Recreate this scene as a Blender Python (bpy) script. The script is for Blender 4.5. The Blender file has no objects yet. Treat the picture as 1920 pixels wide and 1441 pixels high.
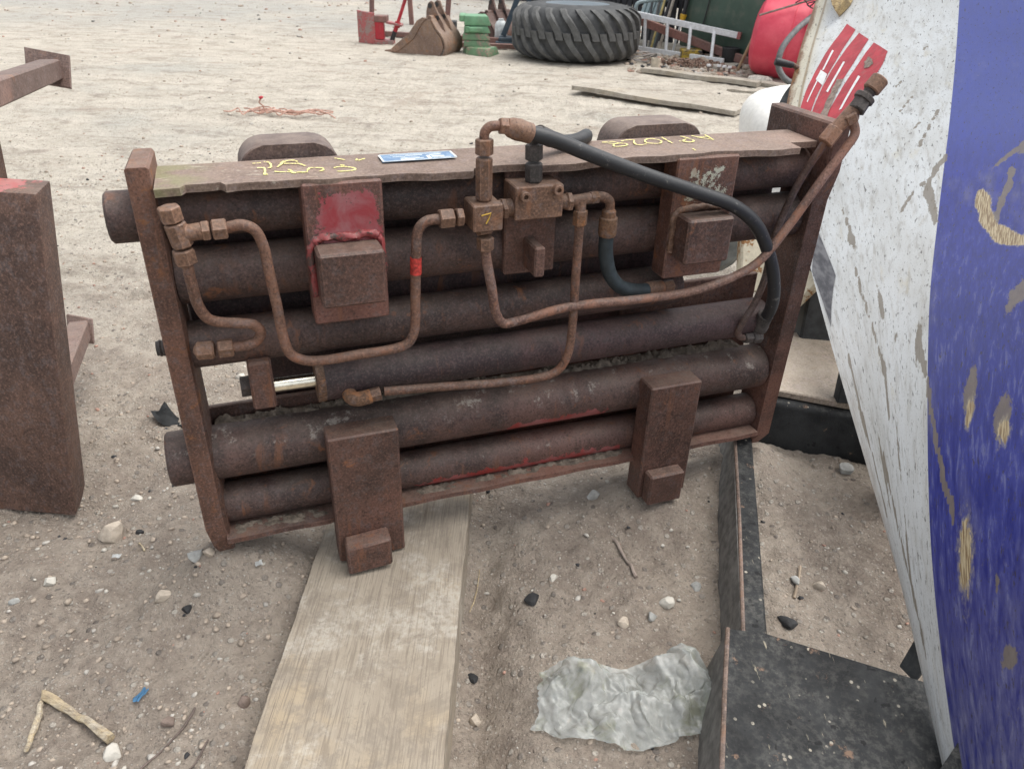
import bpy, bmesh, math, random
import numpy as np
from mathutils import Vector, Matrix, Quaternion

SC = bpy.context.scene
COL = SC.collection
random.seed(4)
RNG = np.random.default_rng(11)
V = Vector

# ---------------------------------------------------------------- camera
cd = bpy.data.cameras.new('camera')
cam = bpy.data.objects.new('camera', cd)
COL.objects.link(cam)
cd.sensor_width = 36.0
cd.lens = 27.0
cd.clip_start = 0.02
cd.clip_end = 400
Rw = ((0.9990, -0.0327, 0.0), (0.0165, 0.5090, -0.8605), (0.0284, 0.8600, 0.5095))
cam.matrix_world = Matrix.Translation((0, 0, 1.05)) @ Matrix(Rw).to_4x4()
cd.dof.use_dof = True
cd.dof.focus_distance = 1.45
cd.dof.aperture_fstop = 11
SC.camera = cam

# ---------------------------------------------------------------- sky and sun (overcast)
SUN_EL, SUN_ROT = math.radians(66), math.radians(75)
w = bpy.data.worlds.new('World')
SC.world = w
w.use_nodes = True
wn = w.node_tree
wn.nodes.clear()
sky = wn.nodes.new('ShaderNodeTexSky')
sky.sky_type = 'NISHITA'
sky.sun_disc = False
sky.sun_elevation = SUN_EL
sky.sun_rotation = SUN_ROT
sky.dust_density = 3.0
sky.air_density = 1.0
hs = wn.nodes.new('ShaderNodeHueSaturation')
hs.inputs['Saturation'].default_value = 0.22
bg = wn.nodes.new('ShaderNodeBackground')
bg.inputs['Strength'].default_value = 0.15
wo = wn.nodes.new('ShaderNodeOutputWorld')
wn.links.new(sky.outputs[0], hs.inputs['Color'])
wn.links.new(hs.outputs[0], bg.inputs[0])
wn.links.new(bg.outputs[0], wo.inputs[0])
sl = bpy.data.lights.new('sun', 'SUN')
sl.energy = 1.3
sl.angle = math.radians(60)
sl.color = (1.0, 0.96, 0.9)
so = bpy.data.objects.new('sun', sl)
COL.objects.link(so)
# sun_rotation is clockwise from +Y: direction towards the sun
sd = V((math.sin(SUN_ROT) * math.cos(SUN_EL), math.cos(SUN_ROT) * math.cos(SUN_EL), math.sin(SUN_EL)))
so.rotation_euler = sd.to_track_quat('Z', 'Y').to_euler()
SC.view_settings.view_transform = 'Standard'
SC.view_settings.look = 'None'
SC.view_settings.exposure = 0.9
SC.view_settings.gamma = 1
SC.view_settings.use_curve_mapping = False

# ---------------------------------------------------------------- materials
class Mat:
    def __init__(s, name):
        s.m = bpy.data.materials.new(name)
        s.m.use_nodes = True
        s.t = s.m.node_tree
        s.t.nodes.clear()
        s.out = s.t.nodes.new('ShaderNodeOutputMaterial')
        s.tc = s.t.nodes.new('ShaderNodeTexCoord')
        s.geo = s.t.nodes.new('ShaderNodeNewGeometry')
        s.obj = s.tc.outputs['Object']
        s.uv = s.tc.outputs['UV']
    def put(s, node, key, v):
        if v is None: return
        i = node.inputs[key]
        if hasattr(v, 'is_output'): s.t.links.new(v, i)
        elif isinstance(v, (tuple, list)) and i.type == 'RGBA': i.default_value = (*v, 1) if len(v) == 3 else v
        else: i.default_value = v
    def vec(s, src, scale=(1, 1, 1), rot=(0, 0, 0)):
        n = s.t.nodes.new('ShaderNodeMapping')
        s.put(n, 'Vector', src); n.inputs['Scale'].default_value = scale; n.inputs['Rotation'].default_value = rot
        return n.outputs[0]
    def noise(s, scale, detail=4, rough=0.55, vec=None, dist=0.0):
        n = s.t.nodes.new('ShaderNodeTexNoise')
        s.put(n, 'Vector', vec if vec is not None else s.obj)
        n.inputs['Scale'].default_value = scale; n.inputs['Detail'].default_value = detail
        n.inputs['Roughness'].default_value = rough; n.inputs['Distortion'].default_value = dist
        return n.outputs[0]
    def voro(s, scale, vec=None, feature='F1', out='Distance', rnd=1.0):
        n = s.t.nodes.new('ShaderNodeTexVoronoi')
        n.feature = feature
        s.put(n, 'Vector', vec if vec is not None else s.obj)
        n.inputs['Scale'].default_value = scale; n.inputs['Randomness'].default_value = rnd
        return n.outputs[out]
    def wave(s, scale, dist, vec=None, direction='X', detail=2, dscale=1.0):
        n = s.t.nodes.new('ShaderNodeTexWave')
        n.bands_direction = direction
        s.put(n, 'Vector', vec if vec is not None else s.obj)
        n.inputs['Scale'].default_value = scale; n.inputs['Distortion'].default_value = dist
        n.inputs['Detail'].default_value = detail; n.inputs['Detail Scale'].default_value = dscale
        return n.outputs['Fac']
    def step(s, fac, a, b):            # smooth 0..1 ramp between a and b (a may exceed b)
        n = s.t.nodes.new('ShaderNodeMapRange')
        n.interpolation_type = 'SMOOTHSTEP'
        s.put(n, 'Value', fac); n.inputs['From Min'].default_value = a; n.inputs['From Max'].default_value = b
        if a > b:
            n.inputs['From Min'].default_value = b; n.inputs['From Max'].default_value = a
            n.inputs['To Min'].default_value = 1; n.inputs['To Max'].default_value = 0
        return n.outputs[0]
    def math(s, op, a, b=None):
        n = s.t.nodes.new('ShaderNodeMath'); n.operation = op
        s.put(n, 0, a); s.put(n, 1, b)
        return n.outputs[0]
    def mix(s, fac, a, b, blend='MIX'):
        n = s.t.nodes.new('ShaderNodeMixRGB'); n.blend_type = blend
        s.put(n, 'Fac', fac); s.put(n, 'Color1', a); s.put(n, 'Color2', b)
        return n.outputs[0]
    def xyz(s, v):
        n = s.t.nodes.new('ShaderNodeSeparateXYZ'); s.put(n, 0, v)
        return n.outputs
    def bump(s, h, strength, dist, normal=None):
        n = s.t.nodes.new('ShaderNodeBump')
        s.put(n, 'Height', h); n.inputs['Strength'].default_value = strength; n.inputs['Distance'].default_value = dist
        if normal is not None: s.put(n, 'Normal', normal)
        return n.outputs[0]
    def bsdf(s, color, rough=0.8, metal=0.0, normal=None, spec=0.5, **kw):
        n = s.t.nodes.new('ShaderNodeBsdfPrincipled')
        s.put(n, 'Base Color', color); s.put(n, 'Roughness', rough); s.put(n, 'Metallic', metal)
        s.put(n, 'Specular IOR Level', spec)
        if normal is not None: s.put(n, 'Normal', normal)
        for k, v in kw.items(): s.put(n, k.replace('_', ' '), v)
        s.t.links.new(n.outputs[0], s.out.inputs[0])
        s.b = n
        return s.m

def rust(name, dark=(.028, .017, .0155), mid=(.088, .050, .041), orange=(.25, .095, .035), o_amt=.6, dust=.35,
         dustc=(.27, .21, .165), lichen=0.0, rough=.62, pit=1.0, scale=1.0, paint=None, paintmask=None, streak=None, spec=.5, edge=False):
    M = Mat(name)
    big = M.noise(4.5 * scale, 5, .62, dist=.3)
    med = M.noise(22 * scale, 6, .68, dist=.5)
    fine = M.noise(230 * scale, 4, .65)
    spk = M.noise(520 * scale, 2, .5)
    blot = M.noise(60 * scale, 5, .7)
    c = M.mix(M.step(big, .34, .66), dark, mid)
    g = sum(mid) / 3 * .95
    c = M.mix(M.math('MULTIPLY', M.step(blot, .5, .64), .5), c, (g * 1.4, g * 1.12, g * 1.08))
    c = M.mix(M.math('MULTIPLY', M.step(M.noise(2.6 * scale, 4, .6, dist=.6), .52, .66), .6), c, tuple(min(1, k * x) for k, x in zip((1.65, 1.45, 1.4), mid)))
    c = M.mix(M.math('MULTIPLY', M.step(M.noise(9 * scale, 5, .7, dist=.4), .54, .68), .65), c, tuple(x * .8 for x in dark))
    c = M.mix(M.math('MULTIPLY', M.step(blot, .46, .3), .6), c, tuple(x * .6 for x in dark))
    c = M.mix(M.math('MULTIPLY', M.step(fine, .5, .68), .48), c, tuple(min(1, x * 1.75 + .014) for x in mid))
    c = M.mix(M.math('MULTIPLY', M.step(fine, .46, .34), .65), c, tuple(x * .5 for x in dark))
    c = M.mix(M.math('MULTIPLY', M.step(med, o_amt, o_amt + .13), .7), c, orange)
    c = M.mix(M.math('MULTIPLY', M.step(spk, .64, .74), .3), c, (.26, .2, .18))
    hgt = M.math('ADD', M.math('MULTIPLY', fine, .6), M.math('MULTIPLY', spk, .3))
    if paint:
        pn = M.math('ADD', paintmask(M), M.math('MULTIPLY', M.math('SUBTRACT', M.noise(46, 8, .76), .5), 2.3))
        pm = M.step(pn, .5, .54)
        pm = M.math('MULTIPLY', pm, M.step(M.noise(75, 5, .7), .66, .62))
        pc = M.mix(M.step(M.noise(18, 5, .65, dist=.5), .38, .66), paint, tuple(x * .75 + .09 for x in paint))
        c = M.mix(pm, c, pc)
        hgt = M.math('ADD', M.math('MULTIPLY', hgt, M.math('SUBTRACT', 1.15, pm)), M.math('MULTIPLY', pm, 1.0))
    nz = M.xyz(M.geo.outputs['Normal'])[2]
    if lichen:
        lm = M.math('MULTIPLY', M.step(M.noise(26, 7, .72), .66 - lichen, .74 - lichen), M.step(nz, .1, .7))
        lm = M.math('MULTIPLY', lm, M.step(M.noise(130, 3, .6), .35, .6))
        c = M.mix(M.math('MULTIPLY', lm, .8), c, (.34, .31, .27))
    if dust:
        dm = M.math('MULTIPLY', M.step(nz, .25, .95), M.step(M.noise(14, 6, .7), .25, .75))
        c = M.mix(M.math('MULTIPLY', dm, dust), c, dustc)
    if streak is not None:
        c = streak(M, c)
    run = M.noise(1.0, 5, .65, vec=M.vec(M.obj, (38, 38, 5.5)), dist=.5)
    c = M.mix(M.math('MULTIPLY', M.math('MULTIPLY', M.step(run, .55, .68), M.step(M.noise(5, 3, .6), .44, .6)), .6), c, tuple(.65 * a_ + .35 * b_ for a_, b_ in zip(orange, mid)))
    if edge:
        bv = M.t.nodes.new('ShaderNodeBevel'); bv.samples = 3; bv.inputs['Radius'].default_value = .0035
        dt = M.t.nodes.new('ShaderNodeVectorMath'); dt.operation = 'DOT_PRODUCT'
        M.put(dt, 0, bv.outputs[0]); M.put(dt, 1, M.geo.outputs['Normal'])
        em = M.math('MULTIPLY', M.step(dt.outputs['Value'], .985, .90), M.step(M.noise(35, 5, .7), .34, .6))
        c = M.mix(M.math('MULTIPLY', em, .6), c, tuple(min(1, x * 1.5 + .05) for x in mid))
    nrm = M.bump(hgt, .5 * pit, .0022)
    nrm = M.bump(med, .25 * pit, .004, nrm)
    return M.bsdf(c, rough, .0, nrm, spec=spec)

def paint(name, col, worn=(.1, .05, .04), wear=.62, rough=.5, dirt=(.25, .21, .17), dirt_amt=.3, scale=1.0, bump=.15):
    M = Mat(name)
    n1 = M.noise(7 * scale, 6, .7, dist=.3)
    n2 = M.noise(45 * scale, 5, .65)
    c = M.mix(M.step(n1, .35, .65), col, tuple(x * .72 for x in col))
    c = M.mix(M.math('MULTIPLY', M.step(M.noise(16 * scale, 5, .7), .5, .7), dirt_amt), c, dirt)
    c = M.mix(M.step(M.math('ADD', M.math('MULTIPLY', n1, .6), M.math('MULTIPLY', n2, .4)), wear, wear + .04), c, worn)
    return M.bsdf(c, rough, 0, M.bump(n2, bump, .003))

def plain(name, col, rough=.6, metal=0.0, var=.25, scale=30.0, bump=.1, bd=.002, spec=.5):
    M = Mat(name)
    n = M.noise(scale, 5, .6)
    c = M.mix(M.step(n, .3, .7), tuple(x * (1 - var) for x in col), tuple(min(1, x * (1 + var)) for x in col))
    return M.bsdf(c, rough, metal, M.bump(n, bump, bd), spec=spec)

def wood(name, base=(.33, .285, .222), dark=(.21, .17, .13), yellow=(.42, .325, .2), axis=1, knots=True, grey=.0):
    M = Mat(name)
    sc = [75, 75, 75]; sc[axis] = 3.2
    g = M.noise(1.0, 5, .65, vec=M.vec(M.obj, tuple(sc)), dist=.4)
    sc2 = [330, 330, 330]; sc2[axis] = 14
    g2 = M.noise(1.0, 3, .6, vec=M.vec(M.obj, tuple(sc2)))
    c = M.mix(M.step(g, .32, .66), tuple(.4 * x + .6 * y for x, y in zip(dark, base)), base)
    c = M.mix(M.math('MULTIPLY', M.step(M.noise(5, 4, .62), .5, .68), .6), c, yellow)
    c = M.mix(M.math('MULTIPLY', M.step(g2, .5, .38), .55), c, tuple(x * .75 for x in dark))
    white = M.math('MULTIPLY', M.step(M.noise(7, 7, .72), .5, .62), M.step(M.noise(90, 5, .72), .34, .56))
    c = M.mix(M.math('MULTIPLY', white, .55), c, (.5, .47, .41))
    mud = M.step(M.noise(9, 8, .78, dist=.6), .5, .64)
    c = M.mix(M.math('MULTIPLY', mud, .6), c, (.19, .158, .122))
    vk = M.vec(M.obj, tuple(5.5 if k != axis else 2.6 for k in range(3)))
    kd = M.voro(1.0, vec=vk)
    c = M.mix(M.math('MULTIPLY', M.step(M.math('ADD', kd, M.math('MULTIPLY', M.math('SUBTRACT', g, .5), .25)), .16, .07), .75), c, (.12, .08, .05))
    c = M.mix(M.math('MULTIPLY', M.step(M.noise(26, 7, .75, dist=.4), .5, .64), .55), c, (.19, .16, .128))
    lin = M.noise(1.0, 3, .6, vec=M.vec(M.obj, tuple(520 if k != axis else 5 for k in range(3))), dist=.2)
    c = M.mix(M.math('MULTIPLY', M.step(lin, .42, .33), .55), c, (.15, .118, .09))
    c = M.mix(M.math('MULTIPLY', M.step(M.noise(120, 4, .7), .6, .7), .5), c, (.17, .14, .11))
    if grey: c = M.mix(grey, c, (.36, .33, .29))
    h = M.math('ADD', M.math('MULTIPLY', g, .6), M.math('MULTIPLY', g2, .5))
    return M.bsdf(c, .85, 0, M.bump(h, .6, .003), spec=.2)

# rust family
m_tube = rust('rust_tube', lichen=.0, dust=.25)
m_tube_lichen = rust('rust_tube_lichen', lichen=.09, dust=.35)
m_tube_dark = rust('rust_tube_dark', dark=(0.027, 0.017, 0.018), mid=(0.071, 0.039, 0.038), o_amt=.7, dust=.2)
def mask_low(x0, x1, z0, z1):
    def f(M):
        o = M.xyz(M.obj); n = M.xyz(M.geo.outputs['Normal'])
        a = M.math('MULTIPLY', M.step(o[0], x0, x0 + .12), M.step(o[0], x1, x1 - .05))
        return M.math('MULTIPLY', M.math('MULTIPLY', a, M.step(o[2], z1 + .006, z0 - .004)), .95)
    return f
m_tube_red4 = rust('rust_tube_red_seam', lichen=.11, dust=.35, paint=(.28, .035, .03), paintmask=mask_low(.50, .82, .208, .240))
m_tube_red5 = rust('rust_tube_red_under', lichen=.05, dust=.3, paint=(.3, .035, .03), paintmask=mask_low(.32, .88, .098, .136))
m_plate = rust('rust_plate', edge=True, dark=(0.054, 0.028, 0.022), mid=(0.131, 0.068, 0.050), o_amt=.64, dust=.4, rough=.75)
m_side = rust('rust_side_plate', edge=True, dark=(0.074, 0.039, 0.028), mid=(0.162, 0.080, 0.053), orange=(.27, .105, .03), o_amt=.56, dust=.45, rough=.75)
m_pad = rust('rust_pad', edge=True, dark=(0.046, 0.024, 0.018), mid=(0.111, 0.054, 0.039), orange=(.26, .1, .04), o_amt=.6, dust=.4)
m_pipe = rust('rust_pipe', dark=(0.081, 0.042, 0.028), mid=(0.177, 0.092, 0.060), orange=(.28, .11, .055), o_amt=.56, dust=.3, rough=.7, pit=.6)
m_pipe_pink = rust('rust_pipe_pink', dark=(.09, .046, .035), mid=(.2, .115, .085), orange=(.27, .125, .075), o_amt=.5, dust=.3, rough=.7, pit=.6)
m_pipe_dark = rust('rust_pipe_dark', dark=(0.047, 0.031, 0.026), mid=(0.116, 0.071, 0.057), o_amt=.72, dust=.2, rough=.6, pit=.4)
m_nut = rust('rust_nut', edge=True, dark=(0.088, 0.047, 0.030), mid=(0.192, 0.105, 0.064), orange=(.3, .12, .05), o_amt=.62, dust=.35, rough=.65, pit=.5)
m_nut_orange = rust('rust_nut_orange', dark=(.09, .048, .028), mid=(.185, .10, .055), orange=(.34, .14, .05), o_amt=.52, dust=.25, rough=.78)
def top_streak(M, c):
    o = M.obj
    s = M.step(M.noise(1, 4, .7, vec=M.vec(o, (16, 70, 30), (0, 0, .35)), dist=1.2), .58, .68)
    edge = M.step(M.xyz(o)[0], .42, .1)
    s = M.math('MULTIPLY', s, M.math('ADD', M.math('MULTIPLY', edge, .75), .1))
    c = M.mix(s, c, (.5, .46, .38))
    moss = M.math('MULTIPLY', M.step(M.xyz(o)[0], .12, .02), M.step(M.noise(20, 5), .4, .6))
    return M.mix(M.math('MULTIPLY', moss, .5), c, (.2, .22, .09))
m_top = rust('rust_top_plate', edge=True, dark=(.135, .092, .072), mid=(.215, .155, .122), orange=(.22, .13, .085), o_amt=.6, dust=.5, dustc=(.26, .20, .16), rough=.8, streak=top_streak, pit=.5)
def padmask(M):
    o = M.xyz(M.obj)
    a = M.math('MULTIPLY', M.step(o[0], .205, .262), M.step(o[0], .345, .31))
    b = M.math('MULTIPLY', M.step(o[2], .60, .665), M.step(o[2], .775, .70))
    return M.math('MULTIPLY', M.math('MULTIPLY', a, b), 1.0)
m_pad_red = rust('rust_pad_red_paint', edge=True, dark=(0.067, 0.033, 0.026), mid=(0.169, 0.076, 0.057), o_amt=.62, dust=.3, paint=(.27, .032, .04), paintmask=padmask)
def whitemask(M):
    o = M.xyz(M.obj)
    a = M.math('MULTIPLY', M.step(o[0], .87, .9), M.step(o[0], .985, .96))
    b = M.math('MULTIPLY', M.step(o[2], .655, .68), M.step(o[2], .75, .73))
    return M.math('MULTIPLY', M.math('MULTIPLY', a, b), .52)
m_pad_white = rust('rust_pad_paint_flecks', edge=True, dark=(0.061, 0.029, 0.022), mid=(0.153, 0.071, 0.048), o_amt=.56, dust=.3, paint=(.42, .42, .33), paintmask=whitemask)
m_weld_red = paint('red_weld', (.26, .05, .05), (.075, .045, .038), wear=.5, dirt_amt=.5, scale=5)
m_chrome = plain('chrome_rod', (.82, .78, .66), .22, 1.0, .15, 60, .05, .001)
m_rubber = plain('black_hose', (.022, .023, .025), .55, 0, .35, 60, .25, .002)
def hose_scuff():
    M = Mat('black_hose_scuffed')
    s = M.step(M.noise(60, 5, .7), .6, .68)
    c = M.mix(M.math('MULTIPLY', s, .7), (.02, .021, .023), (.16, .15, .135))
    return M.bsdf(c, .5, 0, M.bump(M.noise(80, 4), .3, .002))
m_hose_scuff = hose_scuff()
m_hose_green = plain('dark_teal_hose', (.025, .035, .04), .6, 0, .3, 60, .2, .002)
m_fit_dark = rust('dark_fitting', dark=(.03, .027, .025), mid=(.06, .05, .045), o_amt=.75, dust=.15, pit=.4)
m_chalk = plain('yellow_chalk', (.74, .68, .26), .9, 0, .25, 200, .1)
m_blue_label = None
m_dirtclod = plain('dry_mud', (.15, .122, .095), .95, 0, .4, 60, 1.0, .006)

# ---------------------------------------------------------------- mesh builder
class MB:
    def __init__(s): s.b = bmesh.new()
    def faces(s, pts, fs):
        vs = [s.b.verts.new(p) for p in pts]
        out = []
        for f in fs:
            try: out.append(s.b.faces.new([vs[i] for i in f]))
            except ValueError: pass
        return vs, out
    def hexa(s, p, bev=0.0, seg=1):
        """8 corners: bottom ring 0-3, top ring 4-7"""
        vs, fs = s.faces(p, [(3, 2, 1, 0), (4, 5, 6, 7), (0, 1, 5, 4), (1, 2, 6, 5), (2, 3, 7, 6), (3, 0, 4, 7)])
        if bev:
            es = list({e for f in fs for e in f.edges})
            bmesh.ops.bevel(s.b, geom=es, offset=bev, segments=seg, affect='EDGES', profile=.6)
        return s
    def box(s, x0, x1, y0, y1, z0, z1, bev=0.0, seg=1):
        return s.hexa([(x0, y0, z0), (x1, y0, z0), (x1, y1, z0), (x0, y1, z0), (x0, y0, z1), (x1, y0, z1), (x1, y1, z1), (x0, y1, z1)], bev, seg)
    def beam(s, a, b, wd, ht, up=(0, 0, 1), bev=0.0):
        a = V(a); b = V(b); d = (b - a).normalized(); r = d.cross(V(up)).normalized() * wd / 2; u = r.cross(d).normalized() * ht / 2
        return s.hexa([a - r - u, a + r - u, b + r - u, b - r - u, a - r + u, a + r + u, b + r + u, b - r + u], bev)
    def prism(s, poly, ext, bev=0.0):
        n = len(poly); e = V(ext)
        pts = [V(p) for p in poly] + [V(p) + e for p in poly]
        fs = [tuple(range(n))[::-1], tuple(range(n, 2 * n))] + [(i, (i + 1) % n, n + (i + 1) % n, n + i) for i in range(n)]
        vs, f = s.faces(pts, fs)
        if bev:
            es = [e2 for e2 in {e for ff in f[:2] for e in ff.edges}]
            bmesh.ops.bevel(s.b, geom=es, offset=bev, segments=1, affect='EDGES')
        return s
    def ring(s, c, d, r, n, ref=None, ph=0.0):
        d = V(d).normalized()
        a = (V(ref) - d * V(ref).dot(d)) if ref is not None else d.orthogonal()
        a.normalize(); bb = d.cross(a)
        return [s.b.verts.new(V(c) + (a * math.cos(ph + 2 * math.pi * i / n) + bb * math.sin(ph + 2 * math.pi * i / n)) * r) for i in range(n)]
    def lathe(s, p0, d, prof, n=16, cap=True, ref=None):
        """prof: list of (distance along d, radius)"""
        d = V(d).normalized(); ref = ref or d.orthogonal()
        rings = [s.ring(V(p0) + d * t, d, max(r, 1e-5), n, ref) for t, r in prof]
        for A, B in zip(rings, rings[1:]):
            for i in range(n): s.b.faces.new([A[i], A[(i + 1) % n], B[(i + 1) % n], B[i]])
        if cap:
            s.b.faces.new(rings[0][::-1]); s.b.faces.new(rings[-1])
        return s
    def cyl(s, a, b, r, n=16, r2=None, ch=0.0):
        a = V(a); b = V(b); L = (b - a).length; r2 = r if r2 is None else r2
        pr = [(0, r), (L, r2)] if not ch else [(0, r - ch), (ch, r), (L - ch, r2), (L, r2 - ch)]
        return s.lathe(a, b - a, pr, n)
    def tube(s, path, r, n=10, cap=True, taper=None):
        P = [V(p) for p in path]
        ref = None; prev = None
        for i, p in enumerate(P):
            d = (P[min(i + 1, len(P) - 1)] - P[max(i - 1, 0)]).normalized()
            if ref is None: ref = d.orthogonal().normalized()
            else: ref = (ref - d * ref.dot(d)).normalized()
            R = r if taper is None else r * taper(i / (len(P) - 1))
            rg = s.ring(p, d, R, n, ref)
            if prev:
                for k in range(n): s.b.faces.new([prev[k], prev[(k + 1) % n], rg[(k + 1) % n], rg[k]])
            elif cap: s.b.faces.new(rg[::-1])
            prev = rg
        if cap: s.b.faces.new(prev)
        return s
    def rock(s, c, r, sq=(1, 1, .7), seed=0, sub=1, jag=.25):
        rg = random.Random(seed)
        ret = bmesh.ops.create_icosphere(s.b, subdivisions=sub, radius=1)
        R = Quaternion((rg.random() - .5, rg.random() - .5, rg.random() - .5, rg.random() - .5)).normalized() if jag else Quaternion()
        zr = Matrix.Rotation(rg.random() * 6.28, 3, 'Z')
        for v in ret['verts']:
            p = R @ v.co
            p = p * (1 + (rg.random() - .5) * 2 * jag)
            p = zr @ V((p.x * sq[0], p.y * sq[1], p.z * sq[2]))
            v.co = V(c) + p * r
        return s
    def wobble(s, amp, seed=0):
        rg = random.Random(seed)
        for v in s.b.verts: v.co += V((rg.uniform(-1, 1), rg.uniform(-1, 1), rg.uniform(-1, 1))) * amp
        return s

def obj(name, mb, mat, parent=None, smooth=35, label=None, cat=None, group=None, kind=None):
    me = bpy.data.meshes.new(name)
    bmesh.ops.recalc_face_normals(mb.b, faces=mb.b.faces)
    mb.b.to_mesh(me); mb.b.free()
    me.materials.append(mat)
    if smooth:
        me.polygons.foreach_set('use_smooth', [True] * len(me.polygons))
        me.set_sharp_from_angle(angle=math.radians(smooth))
    o = bpy.data.objects.new(name, me)
    COL.objects.link(o)
    if parent is not None: o.parent = parent
    tag(o, label, cat, group, kind)
    return o
def tag(o, label=None, cat=None, group=None, kind=None):
    for k, v in (('label', label), ('category', cat), ('group', group), ('kind', kind)):
        if v: o[k] = v
    return o
def thing(name, label, cat, loc=(0, 0, 0), rz=0.0, group=None):
    o = bpy.data.objects.new(name, None)
    o.empty_display_size = .05
    COL.objects.link(o); o.location = loc; o.rotation_euler = (0, 0, rz)
    return tag(o, label, cat, group)
def copy_part(o, parent, loc=None, rot=None):
    c = o.copy(); COL.objects.link(c); c.parent = parent
    if loc is not None: c.location = loc
    if rot is not None: c.rotation_euler = rot
    return c
def copy_tree(o, parent=None):
    c = o.copy(); COL.objects.link(c); c.parent = parent
    for ch in list(o.children): copy_tree(ch, c)
    return c
def smooth_path(pts, n=8):
    P = [V(p) for p in pts]; out = []
    for i in range(len(P) - 1):
        a = P[max(i - 1, 0)]; b = P[i]; c = P[i + 1]; d = P[min(i + 2, len(P) - 1)]
        # centripetal Catmull-Rom
        t0 = 0; t1 = t0 + max((b - a).length, 1e-4) ** .5; t2 = t1 + max((c - b).length, 1e-4) ** .5; t3 = t2 + max((d - c).length, 1e-4) ** .5
        for k in range(n):
            t = t1 + (t2 - t1) * k / n
            A1 = a * ((t1 - t) / (t1 - t0)) + b * ((t - t0) / (t1 - t0)); A2 = b * ((t2 - t) / (t2 - t1)) + c * ((t - t1) / (t2 - t1))
            A3 = c * ((t3 - t) / (t3 - t2)) + d * ((t - t2) / (t3 - t2))
            B1 = A1 * ((t2 - t) / (t2 - t0)) + A2 * ((t - t0) / (t2 - t0)); B2 = A2 * ((t3 - t) / (t3 - t1)) + A3 * ((t - t1) / (t3 - t1))
            out.append(B1 * ((t2 - t) / (t2 - t1)) + B2 * ((t - t1) / (t2 - t1)))
    out.append(P[-1])
    return out

# ---------------------------------------------------------------- ground
def hash2(ix, iy, seed):
    h = (ix.astype(np.int64) * 374761393 + iy.astype(np.int64) * 668265263 + seed * 974711) & 0x7fffffff
    h = ((h ^ (h >> 13)) * 1274126177) & 0x7fffffff
    return ((h ^ (h >> 16)) & 0xffff) / 65535.0
def vnoise(x, y, seed=0):
    x = np.asarray(x, float); y = np.asarray(y, float)
    ix = np.floor(x); iy = np.floor(y); fx = x - ix; fy = y - iy
    fx = fx * fx * fx * (fx * (fx * 6 - 15) + 10); fy = fy * fy * fy * (fy * (fy * 6 - 15) + 10)
    a = hash2(ix, iy, seed); b = hash2(ix + 1, iy, seed); c = hash2(ix, iy + 1, seed); d = hash2(ix + 1, iy + 1, seed)
    return (a + (b - a) * fx) * (1 - fy) + (c + (d - c) * fx) * fy - .5
def fbm(x, y, seed, octs, f0, a0, gain=.5):
    s = 0
    for k in range(octs): s = s + a0 * gain ** k * vnoise(x * f0 * 2 ** k + 17.3 * k, y * f0 * 2 ** k - 9.1 * k, seed + k)
    return s
def gz(x, y):
    x = np.asarray(x, float); y = np.asarray(y, float)
    z = fbm(x, y, 3, 3, .9, .018) + fbm(x, y, 20, 3, 8, .013, .6) + fbm(x, y, 40, 3, 34, .0085, .62) * (.55 + 1.6 * np.clip(vnoise(x * 2.6, y * 2.6, 77) + .25, 0, 1))
    fade = 1 / (1 + np.maximum(y - 5, 0) * .25)
    z = z * fade
    def blob(cx, cy, rx, ry, h):
        return h * np.exp(-((x - cx) / rx) ** 2 - ((y - cy) / ry) ** 2)
    z = z + blob(-.49, 1.03, .14, .10, .085)       # dirt heaped round the left foot
    z = z + blob(.30, 1.29, .13, .09, .04)        # and at the right lower pad
    z = z + blob(.55, 1.41, .10, .10, .06)
    z = z - blob(.0, .75, .12, .6, .022)
    # old wheel ruts
    for (cx, cy, R) in ((-2.2, 2.0, 1.6), (-2.2, 2.0, 1.9), (-1.5, 4.4, 2.2)):
        d = np.hypot(x - cx, (y - cy) * 1.1) - R
        z = z - .014 * np.exp(-(d / .05) ** 2) + .008 * np.exp(-((np.abs(d) - .1) / .05) ** 2)
    z = z - blob(-.95, 1.2, .18, .08, .02) - blob(-.36, .7, .05, .5, .012) - blob(-.045, .72, .055, .55, .055)
    return z
def gzf(x, y): return float(gz(np.array([x]), np.array([y]))[0])

def axis(lo, a, b, hi, step, grow):
    mid = list(np.arange(a, b, step)); out = list(mid)
    s = step; v = mid[-1]
    while v < hi: s *= grow; v += s; out.append(v)
    s = step; v = a; pre = []
    while v > lo: s *= grow; v -= s; pre.append(v)
    return np.array(pre[::-1] + out)
gx = axis(-60, -1.35, 1.0, 60, .0085, 1.035)
gy = axis(-6, .45, 2.6, 70, .0085, 1.022)
XX, YY = np.meshgrid(gx, gy)
ZZ = gz(XX, YY)
nx, ny = len(gx), len(gy)
co = np.stack([XX, YY, ZZ], -1).reshape(-1, 3)
idx = np.arange(nx * ny).reshape(ny, nx)
quads = np.stack([idx[:-1, :-1], idx[:-1, 1:], idx[1:, 1:], idx[1:, :-1]], -1).reshape(-1, 4)
me = bpy.data.meshes.new('ground')
me.vertices.add(len(co)); me.vertices.foreach_set('co', co.ravel())
me.loops.add(quads.size); me.loops.foreach_set('vertex_index', quads.ravel())
me.polygons.add(len(quads)); me.polygons.foreach_set('loop_start', np.arange(len(quads)) * 4)
me.polygons.foreach_set('use_smooth', np.ones(len(quads), bool))
me.update()
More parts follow.
